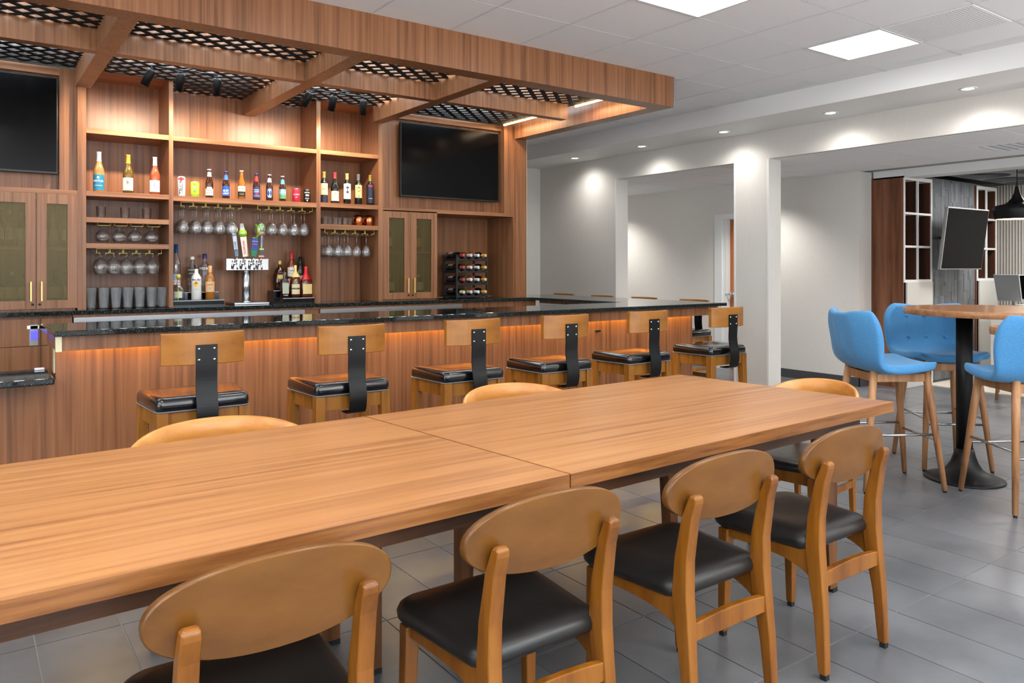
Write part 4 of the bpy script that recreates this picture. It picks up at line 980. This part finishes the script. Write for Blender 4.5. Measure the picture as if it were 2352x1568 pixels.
can(2.394,.112,.030,(22,22,24),'short black can with white printing',[('BREWING',.085,.011,WHT,False),('406',.062,.022,WHT,False),('STOUT',.034,.011,WHT,False)],(),[(.018,.006,.006,(220,220,220))])
g3='red wines on the right shelf'
for x,kind,cp_,lb,tx,lg,lab in (
 (2.551,'bordeaux',(160,132,60),[((206,196,156),.07,.17,1.2),((26,30,50),.0,.068,1.2)],[('RESERVE',.12,.010,(90,80,50),False)],[],'red wine bottle with a tall cream label, first beside the divider'),
 (2.651,'burgundy',(158,48,60),[((222,214,190),.022,.108,1.25)],[('PINOT NOIR',.055,.008,(90,80,70),False)],[(.085,.012,.008,(180,150,100))],'sloping red wine bottle with low cream label and red cap'),
 (2.765,'bordeaux',(216,170,100),[((230,228,222),.045,.18,1.2)],[('CABERNET',.06,.009,(90,86,80),False)],[(.125,.016,.032,(50,48,46))],'red wine bottle with white label and dark figure, orange cap'),
 (2.873,'bordeaux',(110,108,106),[((212,186,130),.06,.175,1.15)],[('3',.075,.022,(40,30,24),False)],[(.135,.016,.022,(120,60,40)),(.12,.008,.03,(232,206,150))],'red wine bottle with tan picture label and grey cap'),
 (2.987,'bordeaux',(150,126,50),[((24,32,56),.02,.19,1.2),((196,36,44),.166,.178,.6)],[('RED BLEND',.06,.007,WHT,False)],[],'red wine bottle with a navy label and small red strip')):
    bottle('wine_bottle',x,6.36,Z3,kind,GGRN,lab,'bottle',g3,.272,(cp_,.2),lb,None,tx,lg)
# glasses standing on shelves
tumb=[(0,.004),(.030,.004),(.031,.012),(.034,.085),(.0355,.088),(.0335,.088),(.030,.015),(0,.014)]
for x,w_ in ((.835,'left'),(.996,'middle'),(1.147,'right')): thing_lathe('tumbler',x,6.42,1.7295,tumb,GLASS,'short clear tumbler on the small shelf under the wines, '+w_,'glass','tumblers under the wine shelf')
for x in (2.571,2.611,2.659,2.708,2.753,2.807): pass
for k,x in enumerate((2.56,2.605,2.652,2.699,2.746,2.795)): thing_lathe('shot_glass',x,6.36+.012*(k%2),1.7365,[(r*.66,z*.75) for r,z in tumb],GLASS,'small clear glass in the row beside the copper mugs, number %s from the left'%['one','two','three','four','five','six'][k],'glass','small glasses beside the copper mugs')
for k,(x,y) in enumerate(((2.565,6.5),(2.62,6.5),(2.675,6.5),(2.73,6.5))): thing_lathe('shot_glass',x,y,1.7365,[(r*.66,z*.75) for r,z in tumb],GLASS,'small clear glass in the back row beside the copper mugs, %s'%['leftmost','left of centre','right of centre','rightmost'][k],'glass','small glasses beside the copper mugs')
def mug(x,lab):
    r=empty('copper_mug',(x,6.40,1.7365),0,lab,'mug','copper mugs')
    build('mug_body',G().lathe([(0,0),(.030,0),(.036,.01),(.043,.045),(.042,.07),(.035,.095),(.02,.10),(0,.101)],n=28),COPPER,r)
    build('handle',G().tube([(-.036,-.01,.02),(-.055,-.015,.03),(-.062,-.016,.05),(-.055,-.015,.072),(-.036,-.01,.08)],.0045,8),COPPER,r)
mug(2.893,'hammered copper mug beside the small glasses, left one with handle showing'); mug(2.995,'hammered copper mug at the right end of its shelf')
pint=[(0,.003),(.028,.003),(.029,.012),(.0385,.150),(.0405,.152),(.0375,.152),(.027,.016),(0,.015)]
k=0
for x in (.762,.846,.928,1.008,1.09,1.172,1.248):
    for row,y in enumerate((6.37,6.455,6.54)):
        thing_lathe('pint_glass',x+(.012 if row else 0) if x<1.2 else x-.012*row,y,1.0585,pint,PINT,'clear pint glass on the back counter, %s row, %s from the left'%(('front','middle','back')[row],('first','second','third','fourth','fifth','sixth','seventh')[k]),'glass','pint glasses on the back counter')
    k+=1
# hanging stemware (built upside down from its foot at z=0 downwards)
wineg=[(.034,0),(.034,-.002),(.006,-.006),(.0035,-.012),(.0032,-.088),(.006,-.094),(.022,-.104),(.033,-.122),(.0385,-.150),(.037,-.178),(.031,-.202),(.0303,-.202),(.036,-.178),(.0375,-.150),(.032,-.123)]
ball=[(.036,0),(.036,-.002),(.008,-.006),(.005,-.012),(.005,-.030),(.010,-.036),(.032,-.050),(.046,-.078),(.0475,-.105),(.042,-.135),(.034,-.155),(.0333,-.155),(.041,-.135),(.0465,-.105)]
snif=[(.034,0),(.034,-.002),(.008,-.005),(.006,-.010),(.006,-.022),(.020,-.030),(.038,-.048),(.0445,-.072),(.041,-.095),(.033,-.112),(.0323,-.112),(.040,-.095)]
ords=['first','second','third','fourth','fifth']
meshes={}
def hang(pts,prof,key,zt,rows,where,grp):
    for rr,y in enumerate(rows):
        for k,x in enumerate(pts):
            if x is None or (isinstance(x,tuple) and rr>=x[1]): continue
            xx=x[0] if isinstance(x,tuple) else x
            if key not in meshes: meshes[key]=G().lathe(prof,n=24).mesh(key)
            if meshes[key].materials.__len__()==0: meshes[key].materials.append(GLASS)
            o=bpy.data.objects.new('hanging_glass',meshes[key]); COL.objects.link(o); o.location=(xx+rr*.006,y,zt)
            tag(o,'%s, %s row, %s from the left'%(where,('front','middle','back')[rr],ords[k]),'glass',grp)
hang([1.408,1.505,1.592,1.686,1.779],wineg,'wine_glass_mesh',1.838,(6.39,6.48,6.57),'hanging stemmed glass left of the tap handles','stemmed glasses left of the taps')
hang([2.012,2.111,2.203,2.298,2.386],wineg,'wine_glass_mesh',1.838,(6.39,6.48),'hanging stemmed glass right of the tap handles','stemmed glasses right of the taps')
hang([(2.607,3),(2.696,3),(2.786,3),(2.87,1),(2.963,1)],wineg,'wine_glass_mesh',1.660,(6.39,6.48,6.57),'hanging stemmed glass under the copper mug shelf','stemmed glasses in the right bay')
hang([.845,.957,1.066,1.182],snif,'snifter_mesh',1.672,(6.40,6.50),'hanging short snifter in the left bay','snifters in the left bay')
hang([.832,.922,1.008,1.101,1.188],ball,'balloon_mesh',1.468,(6.40,6.50),'hanging round goblet above the pint glasses','goblets above the pint glasses')
def rack(x0,x1,n,zt,lab,y0=6.335,depth=.28):
    r=empty('glass_rack',((x0+x1)/2,y0,zt),0,lab,'glass rack','brass stemware racks'); wd=(x1-x0)/n; g=G(); h=.034
    for k in range(n):
        a=x0+k*wd; b=a+wd; 
        pts=[(a+.004,y0,zt),(a+.004,y0,zt-h),(a+wd*.3,y0,zt-h),(a+wd*.3,y0,zt-h-.012)]; g.tube(pts,.0034,6)
        pts=[(b-.004,y0,zt),(b-.004,y0,zt-h),(b-wd*.3,y0,zt-h),(b-wd*.3,y0,zt-h-.012)]; g.tube(pts,.0034,6)
        for xx in (a+wd*.3,b-wd*.3): g.tube([(xx,y0,zt-h-.012),(xx,y0+depth,zt-h-.012)],.0018,6)
        for xx in (a+.004,b-.004): g.tube([(xx,y0,zt-h),(xx,y0+depth,zt-h)],.0018,6)
    g.tube([(x0,y0,zt-.002),(x1,y0,zt-.002)],.0034,6)
    T(r,'wire_frame',g,BRASS)
rack(1.372,1.842,5,1.876,'brass wire glass rack under the beer shelf, left of the taps')
rack(1.965,2.44,5,1.876,'brass wire glass rack under the beer shelf, right of the taps')
rack(2.545,3.02,5,1.697,'brass wire glass rack under the copper mug shelf')
rack(.79,1.24,5,1.503,'brass wire glass rack above the pint glasses')
r=empty('glass_rack',(1.01,6.33,1.69),0,'four gold wire loops under the small tumbler shelf','glass rack','brass stemware racks')
for x in (.845,.957,1.066,1.182):
    pts=[]
    for t in range(13):
        a=PI+PI*t/12; 
    pts=[(x-.040,6.335,1.690),(x-.046,6.335,1.682),(x-.040,6.335,1.674),(x+.040,6.335,1.674),(x+.046,6.335,1.682),(x+.040,6.335,1.690)]
    T(r,'wire_loop',G().tube(pts,.0032,6).tube([(x-.044,6.335,1.68),(x-.044,6.6,1.68)],.002,6).tube([(x+.044,6.335,1.68),(x+.044,6.6,1.68)],.002,6),BRASS)
# beer tap tower
tx=1.925; ty=6.50
TOWER=r=empty('tap_tower',(tx,ty,1.0585),0,'stainless steel beer tower with four taps on the back counter','beer tower')
T(r,'drip_tray',G().box(1.79,2.075,6.36,6.62,1.0585,1.075),STEEL,.003); T(r,'column',G().lathe([(.034,1.075),(.034,1.345)],c=(tx,ty,0),n=28,cap=True).lathe([(.044,1.073),(.044,1.08),(.034,1.084)],c=(tx,ty,0),n=28).lathe([(.034,1.33),(.042,1.337),(.042,1.345)],c=(tx,ty,0),n=28),STEEL)
T(r,'crossbar',box(1.75,2.10,ty-.045,ty+.045,1.338,1.437),CHR,.004)
tapx=[1.838,1.905,1.975,2.038]
for x in tapx:
    T(r,'faucet',G().tube([(x-.015,ty-.045,1.395),(x-.015,ty-.075,1.395)],.012,12).tube([(x-.015,ty-.07,1.40),(x-.015,ty-.10,1.375),(x-.015,ty-.105,1.345)],[.010,.008,.007],10).tube([(x-.015,ty-.07,1.40),(x-.008,ty-.075,1.455)],[.008,.006],10).tube([(x-.04,ty-.05,1.42),(x-.04,ty-.06,1.35)],.006,8),CHR)
def handle(k,lab,parts):
    x=tapx[k]-.010; tw=TOWER; nm,g,m=parts[0]
    h=build('tap_handle',g,m,tw,.0015,loc=(x-tw.location.x,ty-.075-tw.location.y,1.452-tw.location.z)); h['label']=lab
    h.rotation_euler=(math.radians(2),math.radians((-7,-6,4,1)[k]),math.radians(-12))
    for nm,g,m in parts[1:]: build(nm,g,m,h)
def tmesh(t,size,y,zc,rot=True,m=INK):
    vs,fs=text_mesh(t,size,True); return G().add([((-b if rot else a),y,zc+(a if rot else b)) for a,b,_ in vs],fs)
def disk(z,R,y0,y1,n=24): return G().lathe([(0,-y1),(R,-y1),(R,-y0),(0,-y0)],n=n,mtx=Matrix.Rotation(PI/2,3,'X'),c=(0,0,z))
SH_=lambda w0,w1,z0,z1,d=.012:G().loft([[(-w0,-d,z0),(w0,-d,z0),(w0,d,z0),(-w0,d,z0)],[(-w1,-d,z1),(w1,-d,z1),(w1,d,z1),(-w1,d,z1)]],smooth=False)
handle(0,'blue grey tap handle with a round white top, leftmost',[('shaft',SH_(.013,.019,0,.18),col((92,124,150))),('shaft_panel',G().box(-.014,.014,-.0135,-.0122,.06,.17),col((200,210,216))),('lettering',tmesh('PILSNER',.022,-.0142,.085),col((40,80,120))),('round_top',disk(.222,.033,-.010,.010),col((206,210,214))),('neck_piece',SH_(.010,.018,.18,.195),col((220,220,220))),('badge',disk(.222,.024,.0102,.0112),col((130,160,190)))])
handle(1,'pale tap handle with green round badge and red letters, second from the left',[('shaft',SH_(.018,.024,0,.165),col((220,214,206))),('side_board',G().box(.020,.027,-.010,.012,.0,.17),col((190,140,90))),('lettering',tmesh('SCOFFLAW',.022,-.0142,.078),col((210,50,50))),('badge',disk(.195,.032,-.012,.014),col((150,196,60))),('badge_text',tmesh('POG',.016,-.0150,.195,False),col((240,244,220))),('spike_top',SH_(.020,.012,.215,.275,.008),col((214,214,214)))])
fish=G().tube([(.012,0,.155),(.022,0,.185),(.020,0,.225),(.008,0,.258),(-.006,0,.272)],[.005,.013,.015,.012,.004],12)
handle(2,'blue tap handle topped with a green jumping fish, third from the left',[('shaft',SH_(.018,.026,0,.06),col((30,120,84))),('upper_shaft',SH_(.026,.022,.06,.155,.016),col((28,70,156))),('badge',disk(.09,.024,.012,.0175),col((226,224,228))),('lettering',tmesh('420',.022,-.0182,.085,False),col((40,60,130))),('band_lettering',tmesh('SWEETWATER',.0072,-.0170,.128,False),col((236,236,240))),('red_band',G().box(-.018,.018,-.0184,-.0174,.10,.108),col((206,60,70))),('fish',fish,col((150,206,50))),('fish_belly',G().tube([(.02,-.010,.17),(.024,-.011,.205),(.014,-.009,.245)],[.003,.006,.003],8),col((226,150,90))),('fish_tail',G().prism([(-.022,-.004),(.004,-.004),(.004,.004),(-.022,.004)],.148,.160),col((150,206,50)))])
handle(3,'grey stone tap handle with a green hop on top, rightmost',[('shaft',SH_(.017,.019,0,.185),col((70,74,76))),('base_band',SH_(.023,.019,-.002,.012,.013),col((214,160,130))),('lettering',tmesh('HOPSECUTIONER',.0135,-.0142,.125),col((232,232,232))),('green_band',G().box(-.018,.018,-.0135,-.0122,.058,.07),col((190,214,90))),('badge',disk(.034,.011,.0122,.0135),col((120,190,110))),('collar',SH_(.024,.026,.185,.212,.016),col((206,160,124))),('hop_top',G().lathe([(0,.212),(.014,.216),(.028,.232),(.030,.25),(.020,.272),(0,.285)],n=9,smooth=False),col((120,184,110)))])
# stepped bottle displays
def steps(x0,x1,xb0,xb1,lab):
    r=empty('bottle_riser',((x0+x1)/2,6.5,1.0585),0,lab,'bottle riser','stepped bottle risers')
    T(r,'step',box(x0,x1,6.345,6.49,1.0585,1.100),BLKG,.001); T(r,'step',box(xb0,xb1,6.491,6.66,1.0585,1.160),BLKG,.001)
    T(r,'step_edge',box(x0,x1,6.341,6.349,1.100,1.104),WHP); T(r,'step_edge',box(xb0,xb1,6.488,6.496,1.160,1.164),WHP)
steps(1.316,1.705,1.316,1.70,'black stepped bottle riser left of the beer tower'); steps(2.185,2.457,2.155,2.457,'black stepped bottle riser right of the beer tower')
gl='liquor on the left riser'; gr='liquor on the right riser'
def LB(x,row,kind,m,lbl_,h,grp,**k): return bottle('liquor_bottle',x,6.43 if row==0 else 6.575,1.1045 if row==0 else 1.1645,kind,m,lbl_,'bottle',grp,h,**k)
LB(1.392,1,'tall',GCLR,'tall frosted vodka bottle with blue cap, against the left divider',.385,gl,cap=((24,70,130),.19),lab=[((150,180,220),.10,.145,1.2),((214,206,206),.06,.098,1.2)],texts=[('GREY GOOSE',.080,.009,(40,60,120),False)],logos=[(.205,.006,.016,(230,235,240))])
LB(1.515,1,'liquor',GCLR,'clear gin bottle with a silver stopper in the back row',.285,gl,cap=((205,205,205),.08),lab=[((70,66,62),.115,.20,.95)],texts=[('AVIATION',.178,.014,WHT,False),('AMERICAN GIN',.150,.008,WHT,False)],wsc=1.15)
LB(1.612,1,'liquor',GCLR,'clear vodka bottle with purple cap and white letters',.31,gl,cap=((50,40,110),.12),texts=[('SVEDKA',.19,.026,WHT,False)],wsc=1.2)
LB(1.378,0,'short',GCLR,'squat clear tequila bottle with a round cork and green ribbon',.165,gl,lab=[((200,206,190),.02,.07,.7)],logos=[(.05,.003,.05,(196,224,40))])
o=build('cork_ball',G().lathe([(0,.165),(.012,.167),(.019,.18),(.017,.195),(0,.204)],n=16),col((206,190,60)),loc=(0,0,0)); o.parent=[q for q in bpy.data.objects if q.get('label','').startswith('squat clear')][0]
LB(1.512,0,'liquor',col((228,226,220),.2),'white coconut rum bottle with a yellow palm sun emblem',.275,gl,cap=((30,28,28),.10),texts=[('MALIBU',.160,.020,(30,30,32),False),('ORIGINAL',.085,.006,(90,90,90),False)],logos=[(.125,.018,.020,(240,180,30)),(.138,.010,.010,(80,60,20))],wsc=1.08)
LB(1.618,0,'liquor',GGOLD,'golden tequila bottle with an orange label and cork stopper',.272,gl,cap=((206,150,96),.20),lab=[((222,170,120),.062,.145,1.2)],texts=[('CASAMIGOS',.12,.009,(90,60,40),False)],logos=[(.09,.009,.009,(120,190,150))])
LB(2.235,1,'round',mat('dark_cognac_glass',srgb(50,20,10),.08,0,.8),'round dark whisky bottle with gold crown stopper in the back row',.255,gr,cap=((214,180,90),.12),lab=[((200,170,96),.10,.135,.4)],wsc=1.0)
LB(2.34,1,'liquor',mat('whisky_glass',srgb(120,56,16),.08,0,.8),'tall whisky bottle with a red capsule and white label',.34,gr,cap=((196,50,48),.20),lab=[((224,220,214),.12,.20,1.1),((214,190,190),.03,.10,1.1)],texts=[("Dewar's",.172,.014,(80,70,66),False),('WHITE LABEL',.145,.007,(80,70,66),False)],wsc=1.05)
LB(2.418,1,'liquor',mat('cola_glass',srgb(36,16,10),.08,0,.8),'dark spiced rum bottle with black cap and black label in the back corner',.29,gr,cap=((20,22,28),.28),lab=[((30,30,32),.05,.15,1.2)],texts=[('RUM',.12,.020,WHT,False)],logos=[(.10,.010,.018,(210,210,210))],wsc=1.05)
LB(2.228,0,'liquor',mat('amaretto_glass',srgb(44,18,14),.1,0,.8),'square dark amaretto bottle with a grey green label',.215,gr,cap=((96,92,70),.12),lab=[((176,180,156),.035,.125,1)],texts=[('AMARETTO',.085,.010,(90,90,70),False),('original',.022,.013,WHT,False)],sq=True,wsc=1.18)
LB(2.322,0,'round',mat('cognac_glass',srgb(84,34,12),.08,0,.8),'cognac bottle with a tall yellow capsule and cream label',.275,gr,cap=((224,196,120),.36),lab=[((216,202,160),.03,.115,.75)],texts=[('Hennessy',.075,.015,(80,60,40),False)],logos=[(.150,.008,.009,(214,170,70))],wsc=.82)
LB(2.415,0,'short',mat('bourbon_glass',srgb(92,34,12),.08,0,.8),'square bourbon bottle with dripping red wax neck and cream label',.265,gr,cap=((206,24,30),.42),lab=[((228,200,136),.03,.115,1)],texts=[("Maker's",.098,.022,(80,50,30),False),('Mark',.078,.022,(80,50,30),False),('WHISKY',.052,.008,(80,50,30),False)],sq=True,wsc=.98)
# bottles behind the cabinet glass
cabb=[(.21,1.5125,'liquor',GGRN,(226,222,206),.25),(.27,1.5125,'liquor',GCLR,(222,214,196),.26),(.345,1.5125,'liquor',GCLR,(216,208,180),.24),(.47,1.5125,'liquor',GCLR,(226,226,220),.27),(.54,1.5125,'tall',GGOLD,(196,150,90),.30),(.615,1.5125,'tall',GCLR,(232,230,226),.29),
 (.20,1.0935,'short',GCLR,(200,190,150),.22),(.28,1.0935,'short',GCLR,(190,186,170),.24),(.36,1.0935,'short',GCLR,(210,200,180),.22),(.47,1.0935,'short',GCLR,(190,184,170),.22),(.55,1.0935,'round',GAMB,(206,200,190),.25),(.62,1.0935,'liquor',GROSE,(226,214,210),.27),
 (3.16,1.5125,'liquor',GCLR,(232,228,222),.27),(3.24,1.5125,'liquor',GCLR,(210,206,200),.25),(3.45,1.5125,'liquor',GREY,(232,228,222),.26),(3.55,1.5125,'liquor',GGOLD,(226,150,50),.25),
 (3.17,1.0935,'liquor',GCLR,(226,226,224),.26),(3.25,1.0935,'short',GCLR,(200,196,190),.20),(3.46,1.0935,'short',GCLR,(214,214,214),.20),(3.56,1.0935,'short',GREY,(190,200,226),.20)]
cn_=['left cabinet','right cabinet']
posw={}
for i,(x,z,kd,m,lc2,h) in enumerate(cabb):
    c='left' if x<1 else 'right'; sh='upper' if z>1.3 else 'lower'; k=posw.get((c,sh),0); posw[(c,sh)]=k+1
    desc={.25:'',}.get(h,'')
    bottle('liquor_bottle',x,6.50,z,kd,m,'bottle behind the mesh glass of the %s cabinet, %s shelf, %s from the left'%(c,sh,['first','second','third','fourth','fifth','sixth'][k]),'bottle','bottles in the %s glass cabinet'%c,h,cap=((190,180,150) if i%2 else (60,56,50),.12),lab=[(lc2,.05,.13,1.1)])
# wine rack
rx0,rx1,ry0,ry1=3.925,4.30,6.40,6.66
r=empty('wine_rack',((rx0+rx1)/2,6.5,1.0585),0,'black stacking wine rack with sixteen bottles in the alcove','wine rack'); RKM=mat('rack_black',srgb(28,29,30),.45)
for x in (rx0,rx1-.018):
    for y in (ry0,ry1-.02): T(r,'post',box(x,x+.018,y,y+.02,1.0585,1.487),RKM,.001)
ZR=[1.095,1.217,1.338,1.457]
for z in ZR:
    for y in (ry0+.001,ry1-.015):
        n=4; wd=(rx1-rx0-.036)/n; poly=[(rx0+.018,z-.030)]
        top=[]
        for k in range(n):
            cx=rx0+.018+wd*(k+.5)
            top+= [(cx-wd/2,z+.012)]+[(cx+.030*math.cos(a),z+.012-.026*math.sin(a)) for a in [PI-PI*t/6 for t in range(7)]]
        top.append((rx1-.018,z+.012)); low=[(x_,z-.030) for x_,_ in top]
        vs=[(a,y,b) for a,b in top]+[(a,y,b) for a,b in low]+[(a,y+.013,b) for a,b in top]+[(a,y+.013,b) for a,b in low]; m_=len(top)
        fs=[(k,k+1,m_+k+1,m_+k) for k in range(m_-1)]+[(2*m_+k,3*m_+k,3*m_+k+1,2*m_+k+1) for k in range(m_-1)]+[(k,2*m_+k,2*m_+k+1,k+1) for k in range(m_-1)]+[(m_+k,m_+k+1,3*m_+k+1,3*m_+k) for k in range(m_-1)]
        T(r,'scalloped_rail',G().add(vs,fs),RKM)
for x in (rx0+.002,rx1-.016):
    for z in ZR: T(r,'side_rail',box(x,x+.013,ry0+.02,ry1-.02,z-.03,z-.008),RKM)
caps=[(176,66,70),(206,206,206),(214,214,214),(222,176,96)]; gms=[GGRN,GOLV,GROSE,GGRN]
lbl=['red','silver','white','gold']; rown=['bottom','second','third','top']
wb=None
for j,z in enumerate(ZR):
    for k in range(4):
        cx=rx0+.018+(rx1-rx0-.036)/4*(k+.5)
        e=empty('wine_bottle',(cx,6.665,z+.0235),0,'lying wine bottle with a %s cap in the %s row of the wine rack'%(lbl[k],rown[j]),'bottle','bottles in the wine rack'); e.rotation_euler=(PI/2,0,0)
        pr=PR['bordeaux']; sc_=.95; pr=[(q*.98,zz*1.03) for q,zz in pr]
        build('glass_body',G().lathe(pr,n=20),gms[k],e); 
        build('cap',G().lathe([(.0152,.243),(.0150,.305),(.0162,.309),(.011,.3105),(0,.3105)],n=16),col(caps[k] if not(j==0 and k==0) else (222,206,176),.35),e)
        n=10; vs=[];fs=[]
        for q in range(n+1):
            a=PI/2+ (-1.1+2.2*q/n)
            for zz in (.05,.14): vs.append((.0364*math.cos(a),.0364*math.sin(a),zz))
        for q in range(n): fs.append((2*q,2*q+2,2*q+3,2*q+1))
        build('label',G().add(vs,fs,True),col((206,204,196) if k!=1 else (40,110,160)),e)
